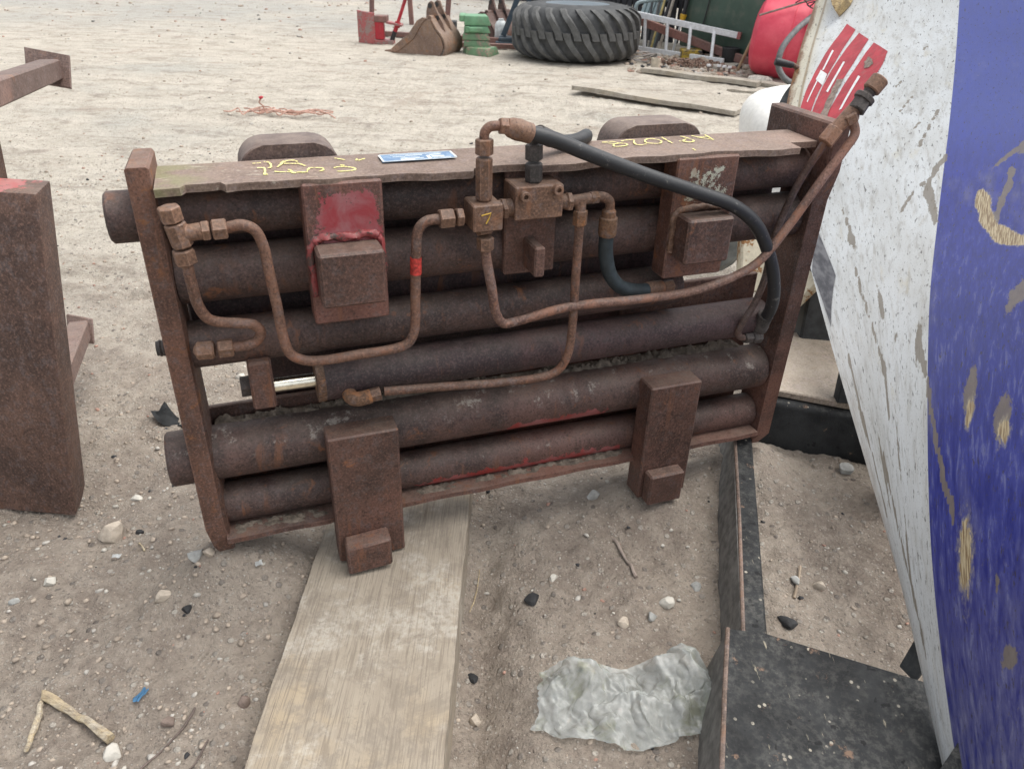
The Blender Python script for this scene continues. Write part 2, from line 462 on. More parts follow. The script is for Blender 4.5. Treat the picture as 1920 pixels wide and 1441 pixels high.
def ground_mat():
    M = Mat('dry_yard_dirt')
    o = M.obj
    big = M.noise(.55, 5, .6)
    mid = M.noise(3.2, 6, .65, dist=.4)
    fine = M.noise(28, 6, .7)
    grain = M.noise(160, 4, .65)
    y = M.xyz(o)[1]
    crk = M.noise(75, 6, .72, dist=.7)
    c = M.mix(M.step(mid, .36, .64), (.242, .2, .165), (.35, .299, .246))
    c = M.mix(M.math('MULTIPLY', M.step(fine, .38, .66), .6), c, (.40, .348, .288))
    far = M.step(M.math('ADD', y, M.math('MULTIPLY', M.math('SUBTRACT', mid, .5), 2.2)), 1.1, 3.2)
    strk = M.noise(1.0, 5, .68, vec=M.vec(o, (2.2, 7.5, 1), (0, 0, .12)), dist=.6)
    top_layer = M.mix(M.step(fine, .3, .65), (.42, .38, .315), (.54, .50, .425))
    top_layer = M.mix(M.math('MULTIPLY', M.step(strk, .44, .64), .7), top_layer, (.62, .575, .495))
    top_layer = M.mix(M.math('MULTIPLY', M.step(strk, .45, .32), .75), top_layer, (.29, .255, .212))
    c = M.mix(M.math('MULTIPLY', far, .88), c, top_layer)  # ground colour painted paler towards the far yard
    c = M.mix(M.math('MULTIPLY', M.step(big, .53, .68), .5), c, (.36, .365, .335))
    yard = M.math('MULTIPLY', M.step(y, 8.0, 10.5), M.step(big, .3, .55))
    c = M.mix(M.math('MULTIPLY', yard, .6), c, (.34, .345, .325))
    c = M.mix(M.math('MULTIPLY', M.step(M.noise(1.7, 4, .6, dist=1), .56, .7), .3), c, (.3, .22, .172))
    c = M.mix(M.math('MULTIPLY', M.step(M.noise(5, 7, .75), .5, .66), .5), c, (.19, .155, .13))
    c = M.mix(M.math('MULTIPLY', M.step(crk, .42, .30), .6), c, (.13, .108, .092))
    c = M.mix(M.math('MULTIPLY', M.step(crk, .56, .68), .5), c, (.46, .42, .365))
    vd = M.voro(55, out='Distance'); vc = M.voro(55, out='Color')
    vr = M.xyz(vc)
    stone = M.math('MULTIPLY', M.step(vd, .36, .22), M.step(vr[0], .62, .66))
    sc = M.mix(vr[1], (.16, .14, .125), (.5, .46, .4))
    c = M.mix(M.math('MULTIPLY', stone, .85), c, sc)
    vd2 = M.voro(150, out='Distance'); v2 = M.xyz(M.voro(150, out='Color'))
    st2 = M.math('MULTIPLY', M.step(vd2, .4, .25), M.step(v2[0], .5, .55))
    c = M.mix(M.math('MULTIPLY', st2, .7), c, M.mix(v2[1], (.17, .14, .12), (.58, .53, .46)))
    c = M.mix(M.math('MULTIPLY', M.step(grain, .42, .32), .4), c, (.15, .124, .1))
    h = M.math('ADD', M.math('MULTIPLY', fine, .7), M.math('MULTIPLY', grain, .35))
    h = M.math('ADD', h, M.math('MULTIPLY', crk, .6)); h = M.math('ADD', h, M.math('MULTIPLY', stone, .25)); h = M.math('ADD', h, M.math('MULTIPLY', st2, .12))
    n = M.bump(h, 1.0, .015)
    return M.bsdf(c, .95, 0, n, spec=.12)
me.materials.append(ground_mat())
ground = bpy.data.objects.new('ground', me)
COL.objects.link(ground)
tag(ground, kind='structure')

# ---------------------------------------------------------------- loose gravel (too many to count)
def scatter_rocks(name, n, xr, yr, r0, r1, mats, seed, power=2.2, flat=.65):
    rg = np.random.default_rng(seed)
    t = (1 + 5 ** .5) / 2
    base = np.array([(-1, t, 0), (1, t, 0), (-1, -t, 0), (1, -t, 0), (0, -1, t), (0, 1, t), (0, -1, -t), (0, 1, -t), (t, 0, -1), (t, 0, 1), (-t, 0, -1), (-t, 0, 1)]) / 1.9
    tri = np.array([(0, 11, 5), (0, 5, 1), (0, 1, 7), (0, 7, 10), (0, 10, 11), (1, 5, 9), (5, 11, 4), (11, 10, 2), (10, 7, 6), (7, 1, 8), (3, 9, 4), (3, 4, 2), (3, 2, 6), (3, 6, 8), (3, 8, 9), (4, 9, 5), (2, 4, 11), (6, 2, 10), (8, 6, 7), (9, 8, 1)])
    x = rg.uniform(*xr, n); u = rg.random(n)
    y = yr[0] + (yr[1] - yr[0]) * u ** 1.5
    keep = vnoise(x * 2.3, y * 2.3, seed + 5) + vnoise(x * 7, y * 7, seed + 9) * .7 > rg.uniform(-.75, .45, n)
    x, y = x[keep], y[keep]; n = len(x)
    r = r0 + (r1 - r0) * rg.random(n) ** power * 1.0
    r = r * np.maximum(1, .6 + y * .25)
    z = gz(x, y)
    vs = np.empty((n, 12, 3))
    jit = 1 + rg.uniform(-.42, .36, (n, 12, 1))
    ang = rg.random(n) * 6.28; ca, sa = np.cos(ang)[:, None], np.sin(ang)[:, None]
    p = base[None] * jit
    # random tilt
    tl = rg.uniform(-1.2, 1.2, n)[:, None]
    py_, pz_ = p[..., 1] * np.cos(tl) - p[..., 2] * np.sin(tl), p[..., 1] * np.sin(tl) + p[..., 2] * np.cos(tl)
    px_ = p[..., 0] * rg.uniform(.8, 1.5, (n, 1))
    vs[..., 0] = (px_ * ca - py_ * sa) * r[:, None] + x[:, None]
    vs[..., 1] = (px_ * sa + py_ * ca) * r[:, None] + y[:, None]
    vs[..., 2] = pz_ * r[:, None] * flat + (z + r * flat * .12)[:, None]
    f = (tri[None] + (np.arange(n) * 12)[:, None, None]).reshape(-1, 3)
    me = bpy.data.meshes.new(name)
    v = vs.reshape(-1, 3)
    me.vertices.add(len(v)); me.vertices.foreach_set('co', v.ravel())
    me.loops.add(f.size); me.loops.foreach_set('vertex_index', f.ravel())
    me.polygons.add(len(f)); me.polygons.foreach_set('loop_start', np.arange(len(f)) * 3)
    mi = np.repeat(rg.choice(len(mats), n, p=np.array([.5, .2, .14, .06, .1][:len(mats)]) / sum([.5, .2, .14, .06, .1][:len(mats)])), 20)
    for m in mats: me.materials.append(m)
    me.polygons.foreach_set('material_index', mi)
    me.update()
    o = bpy.data.objects.new(name, me); COL.objects.link(o)
    return o
gm = [plain('stone_tan', (.34, .285, .23), .95, 0, .3, 60, .5, .003, .15), plain('stone_grey', (.4, .375, .335), .95, 0, .3, 60, .5, .003, .15),
      plain('stone_pale', (.46, .43, .375), .95, 0, .2, 60, .5, .003, .15), plain('stone_black', (.03, .03, .032), .85, 0, .4, 60, .5, .003), plain('stone_pink', (.36, .225, .175), .95, 0, .3, 60, .5, .003, .15)]
g1 = scatter_rocks('gravel', 24000, (-2.2, 1.6), (.42, 4.2), .0010, .0060, gm, 5, 4.6)
tag(g1, 'loose mixed gravel and crumbs of dirt on the yard', kind='stuff')
g2 = scatter_rocks('gravel', 5000, (-9, 5), (2.5, 14), .002, .0085, gm, 8, 4.5)
tag(g2, 'scattered small stones across the open yard', kind='stuff')
g3 = scatter_rocks('dirt_crumbs', 4200, (-1.3, -.3), (.6, 1.9), .0012, .0062, [gm[0], gm[0], gm[1]], 21, 4.0)
tag(g3, 'crumbly clods of dirt around the left foot of the rusty frame', kind='stuff')

# ================================================================ the rusty hydraulic frame
RZ = math.atan2(.354, .935)
HY = thing('hydraulic_clamp', 'rust brown hydraulic clamp frame of round bars, pipes and hoses standing on a timber', 'clamp',
           (-.492, 1.001, .0489), RZ)
HY.scale = (.9143, .9143, .9143)
def c(u, n, w): return V((u, -n, w + .045))          # u along the bars, n towards the viewer, w height above the feet
def cbox(u0, u1, n0, n1, w0, w1, bev=.003, mb=None): return (mb or MB()).box(u0, u1, -n1, -n0, w0 + .045, w1 + .045, bev)

# side plates
pl = MB().prism([c(-.022, -.115, .742), c(-.026, .0, .742), c(-.026, .0, .07), c(-.02, -.004, .02), c(-.012, -.02, -.012), c(-.012, -.095, -.02), c(-.018, -.115, .03)], (.033, 0, 0), .004)
obj('side_plate', pl, m_side, HY, label='flat left side plate with bare orange rust')
pl = MB().prism([c(1.204, -.185, .752), c(1.204, .022, .752), c(1.204, .022, .66), c(1.204, .0, .60), c(1.204, .0, .03), c(1.204, -.03, -.015), c(1.204, -.085, -.015), c(1.204, -.10, .3), c(1.204, -.095, .62), c(1.204, -.185, .68)], (.036, 0, 0), .004)
obj('side_plate', pl, m_plate, HY, label='right side plate against the white panel')
# top plate with burnt wavy front edge
def top_front(u):
    e = .030 + .0035 * math.sin(u * 31) + .002 * math.sin(u * 77 + 1)
    if .49 < u < .60: e -= .017
    if u < .045: e = .026
    elif u < .105: e -= .018
    if u > 1.13: e = -.012
    return e
us = [i / 170 * 1.186 + .010 for i in range(171)]
b = MB(); b2 = b.b; A = []
for u in us:
    fr = top_front(u); sag = .0022 * math.sin(u * 9)
    A.append([b2.verts.new(c(u, fr, .716 + sag)), b2.verts.new(c(u, fr - .001, .704 + sag)), b2.verts.new(c(u, -.105, .704)), b2.verts.new(c(u, -.105, .716))])
for p, q in zip(A, A[1:]):
    for k in range(4): b2.faces.new([p[k], p[(k + 1) % 4], q[(k + 1) % 4], q[k]])
b2.faces.new(A[0]); b2.faces.new(A[-1][::-1])
TOP = obj('top_plate', b, m_top, HY, 30)
# round bars
def bar(u0, u1, n, wl, wr, r, mat, label=None, cap=.004):
    m = MB()
    L = u1 - u0
    k = 14
    pr = [(0, r - cap), (cap, r)] + [(cap + (L - 2 * cap) * i / k, r) for i in range(1, k)] + [(L - cap, r), (L, r - cap)]
    m.lathe(c(u0, n, wl), c(u1, n, wr) - c(u0, n, wl), pr, 40)
    return obj('round_bar', m, mat, HY, 40, label=label)
bar(-.068, 1.204, -.055, .656, .655, .0395, m_tube, 'top bar with its end sticking out of the left plate')
bar(.007, 1.204, -.055, .551, .556, .0455, m_tube)
bar(.007, .95, -.055, .427, .429, .0405, m_tube)
bar(-.066, 1.204, -.055, .203, .194, .0505, m_tube_red4, 'thick lower bar with scaly pale flecks and a red paint seam')
bar(.007, 1.204, -.055, .085, .074, .039, m_tube_red5, 'bottom bar with red paint along its underside')
# behind the bars: dark rear plate and angles that close the gaps
obj('rear_plate', cbox(.13, .95, -.155, -.14, .19, .375), m_tube_dark, HY)
obj('rear_plate', cbox(.955, 1.203, -.135, -.12, .545, .70), m_tube_dark, HY)
obj('rear_plate', cbox(.012, .95, -.135, -.12, .375, .70), m_tube_dark, HY)
obj('rear_angle', cbox(.0, 1.2, -.118, -.108, .048, .268, .002), m_pad, HY)
def top_layer(u0, u1, n0, n1, w_, amp, seed):
    nu = int((u1 - u0) / .004); nn = 8; m = MB(); rows = []
    for i in range(nu + 1):
        u = u0 + (u1 - u0) * i / nu; row = []
        for j in range(nn + 1):
            n = n0 + (n1 - n0) * j / nn
            a_ = np.array([u * 60.0]); b_ = np.array([n * 60.0])
            h_ = max(0.0, .25 + 1.0 * float(vnoise(a_ * .5, b_ * .5, seed)[0]) + .8 * float(vnoise(a_ * 1.7, b_ * 1.7, seed + 1)[0]) + .5 * float(vnoise(a_ * 4, b_ * 4, seed + 2)[0]))
            e = min(1, min(j, nn - j) / 2, min(i, nu - i) / 4)
            row.append(m.b.verts.new(c(u, n, w_ + amp * h_ * e - .0012)))
        rows.append(row)
    for p_, q_ in zip(rows, rows[1:]):
        for j in range(nn): m.b.faces.new([p_[j], p_[j + 1], q_[j + 1], q_[j]])
    o = obj('caked_dirt', m, m_dirtclod, HY, 40); o['kind'] = 'stuff'
top_layer(.02, 1.16, -.106, -.062, .243, .02, 3)
obj('flat_bar', cbox(.86, 1.195, -.115, -.103, .29, .405, .002), m_plate, HY)
# bottom flange: thin ledge under the lowest bar
b = MB(); b2 = b.b; A = []
for i in range(101):
    u = .008 + 1.19 * i / 100
    fr = .006 + .0015 * math.sin(u * 40) + (.004 if u < .21 else 0)
    A.append([b2.verts.new(c(u, fr, .046)), b2.verts.new(c(u, fr, .035)), b2.verts.new(c(u, -.1, .035)), b2.verts.new(c(u, -.1, .046))])
for p, q in zip(A, A[1:]):
    for k in range(4): b2.faces.new([p[k], p[(k + 1) % 4], q[(k + 1) % 4], q[k]])
b2.faces.new(A[0]); b2.faces.new(A[-1][::-1])
obj('bottom_flange', b, m_plate, HY, 30)
top_layer(.02, .205, -.035, .002, .0455, .010, 11)
top_layer(.35, .86, -.035, -.006, .0455, .009, 15)
m_hook = rust('rust_hook', dark=(.07, .046, .04), mid=(.12, .082, .068), orange=(.2, .1, .06), o_amt=.66, dust=.75, dustc=(.27, .21, .17), pit=.5)
# hooks on the back: rounded lugs over the carriage
for u0, u1 in ((.132, .296), (.812, 1.003)):
    L = u1 - u0; pts = []
    top = .737; bot = .66; r = .042
    prof = [(u0, bot)]
    for k in range(7):
        a = math.pi - k / 6 * math.pi / 2; prof.append((u0 + r + r * math.cos(a), top - r + r * math.sin(a)))
    for k in range(7):
        a = math.pi / 2 - k / 6 * math.pi / 2; prof.append((u1 - r + r * math.cos(a), top - r + r * math.sin(a)))
    prof.append((u1, bot))
    obj('carriage_hook', MB().prism([c(u, -.114, w_) for u, w_ in prof], (0, .080, 0), .002), m_hook, HY, 40)
# upper pads with stop blocks
def pad(u0, u1, n0, n1, w0, w1, mat, label):
    return obj('clamp_pad', cbox(u0, u1, n0, n1, w0, w1, .003), mat, HY, label=label)
p1 = pad(.213, .336, -.02, .035, .478, .712, m_pad_red, 'upper left pad with scraped red paint')
obj('stop_block', cbox(.222, .324, .035, .09, .529, .618, .004), m_pad, p1)
wm = MB(); wp = [c(.219, .037, .53), c(.218, .037, .575), c(.219, .037, .617), c(.232, .037, .626), c(.28, .037, .627), c(.318, .037, .626), c(.327, .037, .617), c(.328, .037, .56)]
wm.tube(smooth_path(wp, 6), .0065, 8); wm.wobble(.0022, 3)
obj('weld_bead', wm, m_weld_red, p1, 60)
p2 = pad(.862, .990, -.012, .035, .484, .712, m_pad_white, 'upper right pad with flecks of old paint')
obj('stop_block', cbox(.871, .966, .035, .085, .529, .614, .004), m_pad, p2)
wm = MB().tube(smooth_path([c(.868, .037, .54), c(.867, .037, .58), c(.869, .037, .612), c(.89, .037, .62), c(.94, .037, .621), c(.965, .037, .618)], 6), .006, 8); wm.wobble(.0015, 5)
obj('weld_bead', wm, m_nut, p2, 60)
cp = pad(.553, .65, -.016, .0, .513, .712, m_plate, 'thin middle plate behind the valve blocks')
obj('tab', cbox(.588, .607, .0, .06, .528, .583, .003), m_plate, cp)
p3 = pad(.208, .339, -.012, .04, -.045, .25, m_pad, 'lower left pad standing on the timber')
obj('stop_block', MB().hexa([c(.219, .082, -.045), c(.305, .082, -.040), c(.305, .04, -.040), c(.219, .04, -.045), c(.219, .082, .021), c(.305, .082, .027), c(.305, .04, .027), c(.219, .04, .021)], .004), m_pad, p3)
p4 = pad(.870, .990, -.012, .042, -.045, .242, m_pad, 'lower right pad sunk in the dirt')
obj('stop_block', cbox(.879, .963, .042, .074, -.045, .034, .004), m_pad, p4)
# cylinder
m = MB()
c0, c1 = c(.212, -.036, .335), c(1.165, -.036, .336)
L = (c1 - c0).length
m.lathe(c0, c1 - c0, [(0, .036), (.002, .0405), (.2, .0405), (.4, .0405), (.7, .0405), (L - .01, .0405), (L, .036)], 36)
CY = obj('cylinder', m, m_tube_dark, HY, 40)
obj('gland_ring', MB().lathe(c(.206, -.036, .335), (1, 0, 0), [(0, .034), (.001, .0415), (.015, .0415), (.016, .039)], 36), m_nut_orange, CY, 40)
obj('piston_rod', MB().cyl(c(.12, -.036, .336), c(.21, -.036, .335), .013, 20), m_chrome, CY, 40)
bk = cbox(.094, .134, -.07, -.004, .308, .402, .004)
br = obj('rod_bracket', bk, m_plate, HY)
obj('rod_nut', MB().cyl(c(.078, -.04, .34), c(.095, -.04, .34), .019, 6), m_fit_dark, br, 20)
# little stub bolt on the outside of the left plate
obj('end_bolt', MB().lathe(c(-.022, -.05, .43), (-1, 0, 0), [(0, .0165), (.006, .0165), (.006, .013), (.009, .0145), (.012, .013), (.015, .0145), (.018, .0125), (.021, .0125)], 14), m_fit_dark, HY, 30)

# ---- fittings
def hexnut(a, b_, r, parent, mat=None, name='hex_nut', ch=.12):
    a = V(a); b_ = V(b_); L = (b_ - a).length; k = min(r * ch, L * .3)
    m = MB().lathe(a, b_ - a, [(0, r * .86), (k, r), (L - k, r), (L, r * .86)], 6)
    return obj(name, m, mat or m_nut, parent, 20)
def coll(a, b_, r, parent, mat=None, name='collar', n=18):
    return obj(name, MB().cyl(a, b_, r, n, ch=r * .08), mat or m_nut, parent, 40)
def pipe(pts, r, mat, name='pipe', label=None, n=8):
    return obj(name, MB().tube(smooth_path(pts, n), r, 12), mat, HY, 60, label)

# left tee and its two pipes
PN = .045
tee = obj('tee_fitting', MB().cyl(c(.030, PN, .672), c(.036, PN, .636), .0155, 8, ch=.002).cyl(c(.032, PN, .655), c(.066, PN, .657), .0125, 14), m_nut, HY, 35)
hexnut(c(.0285, PN, .674), c(.026, PN, .697), .0165, tee, name='cap_nut')
hexnut(c(.064, PN, .657), c(.076, PN, .6575), .0155, tee)
hexnut(c(.079, PN, .6575), c(.1, PN, .658), .0165, tee)
hexnut(c(.034, PN, .632), c(.036, PN, .609), .0165, tee)
pipe([c(.036, PN, .609), c(.037, .042, .575), c(.040, .036, .535), c(.05, .032, .511), c(.066, .03, .502), c(.095, .03, .496), c(.116, .028, .489), c(.125, .025, .473), c(.115, .022, .456), c(.095, .02, .45), c(.075, .018, .4495)], .0085, m_pipe, label='short hooked pipe at the left end')
ef = obj('elbow_fitting', MB().cyl(c(.022, .015, .449), c(.05, .018, .449), .0155, 8, ch=.003).cyl(c(.03, .015, .449), c(.03, -.025, .43), .013, 12), m_nut, HY, 35)
hexnut(c(.055, .018, .449), c(.079, .018, .449), .0155, ef)
# long pipe from the tee, looping down and up to the valve block
pb = pipe([c(.098, PN, .658), c(.121, PN, .661), c(.138, PN, .652), c(.147, .045, .628), c(.150, .046, .59), c(.155, .046, .525), c(.159, .046, .463), c(.167, .046, .436), c(.193, .046, .420), c(.282, .048, .420), c(.34, .05, .423), c(.362, .05, .430), c(.374, .05, .452), c(.378, .05, .511), c(.382, .05, .59), c(.388, .05, .632), c(.402, .05, .644), c(.425, .05, .6455)], .0085, m_pipe, label='long square-bent pipe from the left tee to the valve block')
chip = MB().tube([c(.3805, .05, .556), c(.381, .05, .57), c(.3815, .05, .585)], .0095, 12)
obj('paint_chip', chip, plain('red_paint_chip', (.42, .04, .03), .6, 0, .5, 150), pb, 60)
hexnut(c(.422, .05, .6455), c(.446, .05, .646), .0165, pb)
hexnut(c(.45, .05, .646), c(.462, .05, .646), .0155, pb)
# valve blocks
vb = obj('valve_block', cbox(.474, .524, .015, .07, .624, .668, .002), m_nut, HY, label='small cube valve block with a yellow mark')
hexnut(c(.499, .045, .669), c(.499, .045, .738), .0135, vb, name='port_adapter', ch=.2)
hexnut(c(.499, .045, .742), c(.499, .045, .767), .0145, vb)
hexnut(c(.499, .045, .623), c(.5, .05, .612), .0135, vb)
hexnut(c(.5, .052, .609), c(.5, .052, .586), .0145, vb)
coll(c(.524, .04, .65), c(.55, .04, .652), .0145, vb)
hexnut(c(.530, .04, .65), c(.540, .04, .651), .018, vb)
mk = MB().tube([c(.487, .0705, .652), c(.503, .0705, .655), c(.499, .0705, .645), c(.495, .0705, .638)], .0012, 6)
obj('paint_mark', mk, plain('yellow_paint_mark', (.5, .32, .05), .7), vb, 60)
vb2 = obj('valve_block', cbox(.549, .634, .0, .06, .634, .690, .002), m_nut, HY, label='wider valve block with two socket bolts')
for u, w_ in ((.563, .676), (.621, .683)):
    m = MB().lathe(c(u, .058, w_), (0, -1, 0), [(0, .0085), (.012, .0085), (.013, .0075), (.013, .0042), (.006, .0038)], 18)
    obj('socket_bolt', m, m_nut, vb2, 30)
hexnut(c(.589, .035, .690), c(.588, .035, .722), .0145, vb2, m_fit_dark, 'port_adapter', .2)
hexnut(c(.588, .035, .726), c(.587, .035, .752), .0145, vb2, m_fit_dark)
coll(c(.634, .04, .655), c(.652, .045, .655), .013, vb2)
hexnut(c(.645, .045, .655), c(.655, .045, .655), .0165, vb2)
# elbow and hose behind the second block
obj('elbow_pipe', MB().tube(smooth_path([c(.587, .035, .75), c(.587, .032, .76), c(.595, .015, .766), c(.615, -.008, .762)], 6), .0075, 10), m_fit_dark, vb2, 60)
h2 = pipe([c(.62, -.015, .752), c(.66, -.036, .735), c(.70, -.056, .730), c(.73, -.08, .730), c(.75, -.115, .722), c(.757, -.15, .69), c(.76, -.165, .64)], .0125, m_rubber, 'hose', 'short black hose dropping over the back edge')
coll(c(.612, -.008, .758), c(.642, -.026, .743), .0145, h2, m_fit_dark, 'ferrule')
# elbow on top of the first block and the long black hose
el = obj('elbow_pipe', MB().tube(smooth_path([c(.499, .045, .765), c(.499, .046, .776), c(.507, .047, .785), c(.525, .049, .786)], 6), .0078, 10), m_pipe, vb, 60)
hexnut(c(.522, .049, .786), c(.536, .05, .785), .0135, vb)
hf = pipe([c(.56, .05, .776), c(.606, .052, .764), c(.674, .054, .737), c(.778, .056, .697), c(.89, .06, .658), c(.975, .062, .626), c(1.03, .06, .588), c(1.072, .055, .536), c(1.105, .05, .477), c(1.128, .04, .416), c(1.142, .02, .37), c(1.146, .0, .335)], .0128, m_hose_scuff, 'hose', 'long scuffed black hose arching down to the right end')
obj('ferrule', MB().lathe(c(.534, .05, .785), c(.575, .0505, .772) - c(.534, .05, .785), [(0, .0125), (.006, .0155), (.02, .0175), (.03, .0165), (.042, .0162), (.044, .014)], 16), m_nut, hf, 40)
obj('ferrule', MB().lathe(c(1.143, .012, .362), c(1.148, -.015, .30) - c(1.143, .012, .362), [(0, .0135), (.002, .016), (.03, .0165), (.032, .018), (.045, .018), (.047, .0145), (.065, .015)], 16), m_fit_dark, hf, 40)
# tee on the right of the second block, pipe down and short hose
tr = obj('tee_fitting', MB().cyl(c(.655, .045, .655), c(.692, .045, .658), .0098, 14).cyl(c(.672, .047, .655), c(.672, .049, .632), .0098, 14), m_nut, HY, 35)
hexnut(c(.672, .05, .640), c(.672, .05, .613), .0125, tr, m_nut_orange)
hexnut(c(.690, .045, .658), c(.705, .045, .659), .0115, tr, m_nut_orange)
obj('elbow_pipe', MB().tube(smooth_path([c(.7, .045, .659), c(.716, .045, .658), c(.729, .044, .648), c(.731, .042, .63)], 6), .0085, 12), m_nut, tr, 60)
he = pipe([c(.731, .04, .6), c(.735, .034, .56), c(.741, .03, .535), c(.753, .028, .503), c(.778, .025, .475), c(.813, .02, .461), c(.845, .014, .456)], .0135, m_hose_green, 'hose', 'short dark teal hose bent like a J')
obj('ferrule', MB().lathe(c(.731, .042, .635), c(.732, .04, .585) - c(.731, .042, .635), [(0, .009), (.004, .0125), (.014, .0125), (.016, .0165), (.046, .0165), (.05, .0145)], 16), m_nut_orange, he, 40)
obj('ferrule', MB().cyl(c(.842, .014, .456), c(.88, .008, .4535), .0155, 14, ch=.002), m_nut, he, 40)
hexnut(c(.882, .008, .4535), c(.905, .005, .454), .0135, he)
pdn = pipe([c(.672, .05, .614), c(.672, .05, .586), c(.672, .05, .516), c(.673, .05, .431), c(.669, .048, .36), c(.655, .044, .327), c(.632, .04, .314), c(.545, .036, .312), c(.441, .03, .318), c(.32, .022, .3235)], .0082, m_pipe, label='pipe from the right tee down to the cylinder')
le = obj('elbow_fitting', MB().tube(smooth_path([c(.262, -.02, .318), c(.262, .012, .316), c(.272, .02, .315), c(.296, .021, .318)], 5), .0135, 14), m_nut_orange, HY, 40)
hexnut(c(.292, .021, .3185), c(.314, .022, .3215), .0125, le)
# long pink brown pipe from the first block to the top right
pc = pipe([c(.5, .052, .588), c(.503, .053, .565), c(.511, .055, .52), c(.521, .055, .466), c(.535, .055, .446), c(.556, .055, .446), c(.642, .055, .460), c(.695, .055, .462), c(.806, .056, .459), c(.921, .058, .463), c(1.001, .06, .482), c(1.057, .06, .509), c(1.114, .058, .579), c(1.167, .055, .658), c(1.208, .052, .714), c(1.224, .05, .740), c(1.220, .045, .757), c(1.213, .04, .768)], .0085, m_pipe_pink, label='long pinkish rusty pipe sweeping up to the top right corner')
# stub fitting at the top right, pointing up beyond the frame
tt = obj('tee_fitting', MB().cyl(c(1.187, .035, .742), c(1.232, .04, .798), .0135, 12), m_nut, HY, 35, label='long stacked fitting sticking up past the right plate')
hexnut(c(1.172, .035, .722), c(1.192, .035, .748), .0165, tt, m_nut)
hexnut(c(1.216, .042, .760), c(1.206, .04, .776), .0165, tt, m_nut)
hexnut(c(1.218, .045, .780), c(1.234, .04, .800), .0165, tt, m_fit_dark)
obj('collar', MB().cyl(c(1.232, .04, .797), c(1.238, .04, .805), .019, 18, ch=.001), m_fit_dark, tt, 40)
obj('threaded_stub', MB().lathe(c(1.238, .04, .805), (.62, 0, .78), [(0, .0105)] + [(.002 + .003 * k, .0105 if k % 2 else .012) for k in range(5)], 14), m_fit_dark, tt, 30)
obj('end_cap', MB().cyl(c(1.245, .04, .814), c(1.262, .04, .835), .0165, 18, ch=.002), m_nut, tt, 40)
pg = pipe([c(1.178, .033, .728), c(1.17, .025, .700), c(1.158, .012, .655), c(1.142, .004, .59), c(1.128, .002, .52), c(1.122, .01, .455), c(1.108, .012, .395), c(1.088, .010, .35), c(1.085, .005, .325), c(1.098, .0, .309), c(1.115, .0, .305)], .0072, m_pipe_dark, label='thin dark pipe along the right plate')
hexnut(c(1.108, .0, .305), c(1.128, .0, .304), .0125, pg, m_fit_dark)
obj('elbow_fitting', MB().cyl(c(1.128, .0, .304), c(1.15, .0, .303), .0145, 8, ch=.002).cyl(c(1.143, .0, .304), c(1.143, -.03, .304), .013, 12), m_fit_dark, pg, 35)

# data plate and chalk on the top plate
def label_mat():
    M = Mat('worn_blue_data_plate')
    n = M.noise(90, 4, .7)
    c_ = M.mix(M.step(n, .4, .7), (.10, .19, .33), (.22, .33, .46))
    return M.bsdf(c_, .4, .2)
dp = obj('data_plate', MB().hexa([c(.352, -.036, .7178), c(.476, -.040, .7178), c(.48, -.082, .7178), c(.354, -.078, .7178), c(.352, -.036, .7192), c(.476, -.040, .7192), c(.48, -.082, .7192), c(.354, -.078, .7192)]), label_mat(), HY, 0)
mw = plain('plate_white_print', (.62, .66, .66), .5, 0, .2, 300)
bits = MB()
def flat(mb, u0, u1, n0, n1, z): mb.box(u0, u1, -n1, -n0, z + .045, z + .0455)
for a in ((.3535, .478, -.0372, -.0352), (.3555, .479, -.0805, -.0785), (.3525, .3555, -.078, -.037), (.4755, .479, -.08, -.04),
          (.384, .407, -.0425, -.0375), (.384, .424, -.0478, -.0445), (.386, .418, -.0535, -.0515), (.43, .436, -.06, -.04), (.438, .460, -.0545, -.0485), (.44, .47, -.0445, -.042), (.374, .395, -.0615, -.0595), (.396, .425, -.0665, -.0635), (.437, .457, -.0655, -.0605), (.372, .46, -.0725, -.0705)):
    flat(bits, a[0], a[1], a[2], a[3], .7192)
obj('plate_print', bits, mw, dp, 0)
def chalk(strokes, wd, seed, name, label=None):
    """each stroke a list of (u, n); drawn as a crumbly flat ribbon lying on the top plate"""
    rgc = random.Random(seed)
    for st in strokes:
        m = MB()
        P = smooth_path([(u, -n, 0) for u, n in st], 6) if len(st) > 2 else [V((st[0][0] + (st[-1][0] - st[0][0]) * t / 8, -(st[0][1] + (st[-1][1] - st[0][1]) * t / 8), 0)) for t in range(9)]
        prev = None
        for i, p in enumerate(P):
            d = (P[min(i + 1, len(P) - 1)] - P[max(i - 1, 0)])
            s = V((-d.y, d.x, 0)).normalized() * wd * rgc.choice((.35, .8, 1.0, 1.1, 1.25))
            z = .7166 + .0022 * math.sin(p.x * 9) + .045
            q = [m.b.verts.new(V((p.x, p.y, z)) + s), m.b.verts.new(V((p.x, p.y, z)) - s)]
            if prev: m.b.faces.new([prev[0], prev[1], q[1], q[0]])
            prev = q
        obj(name, m, m_chalk, TOP, 0)
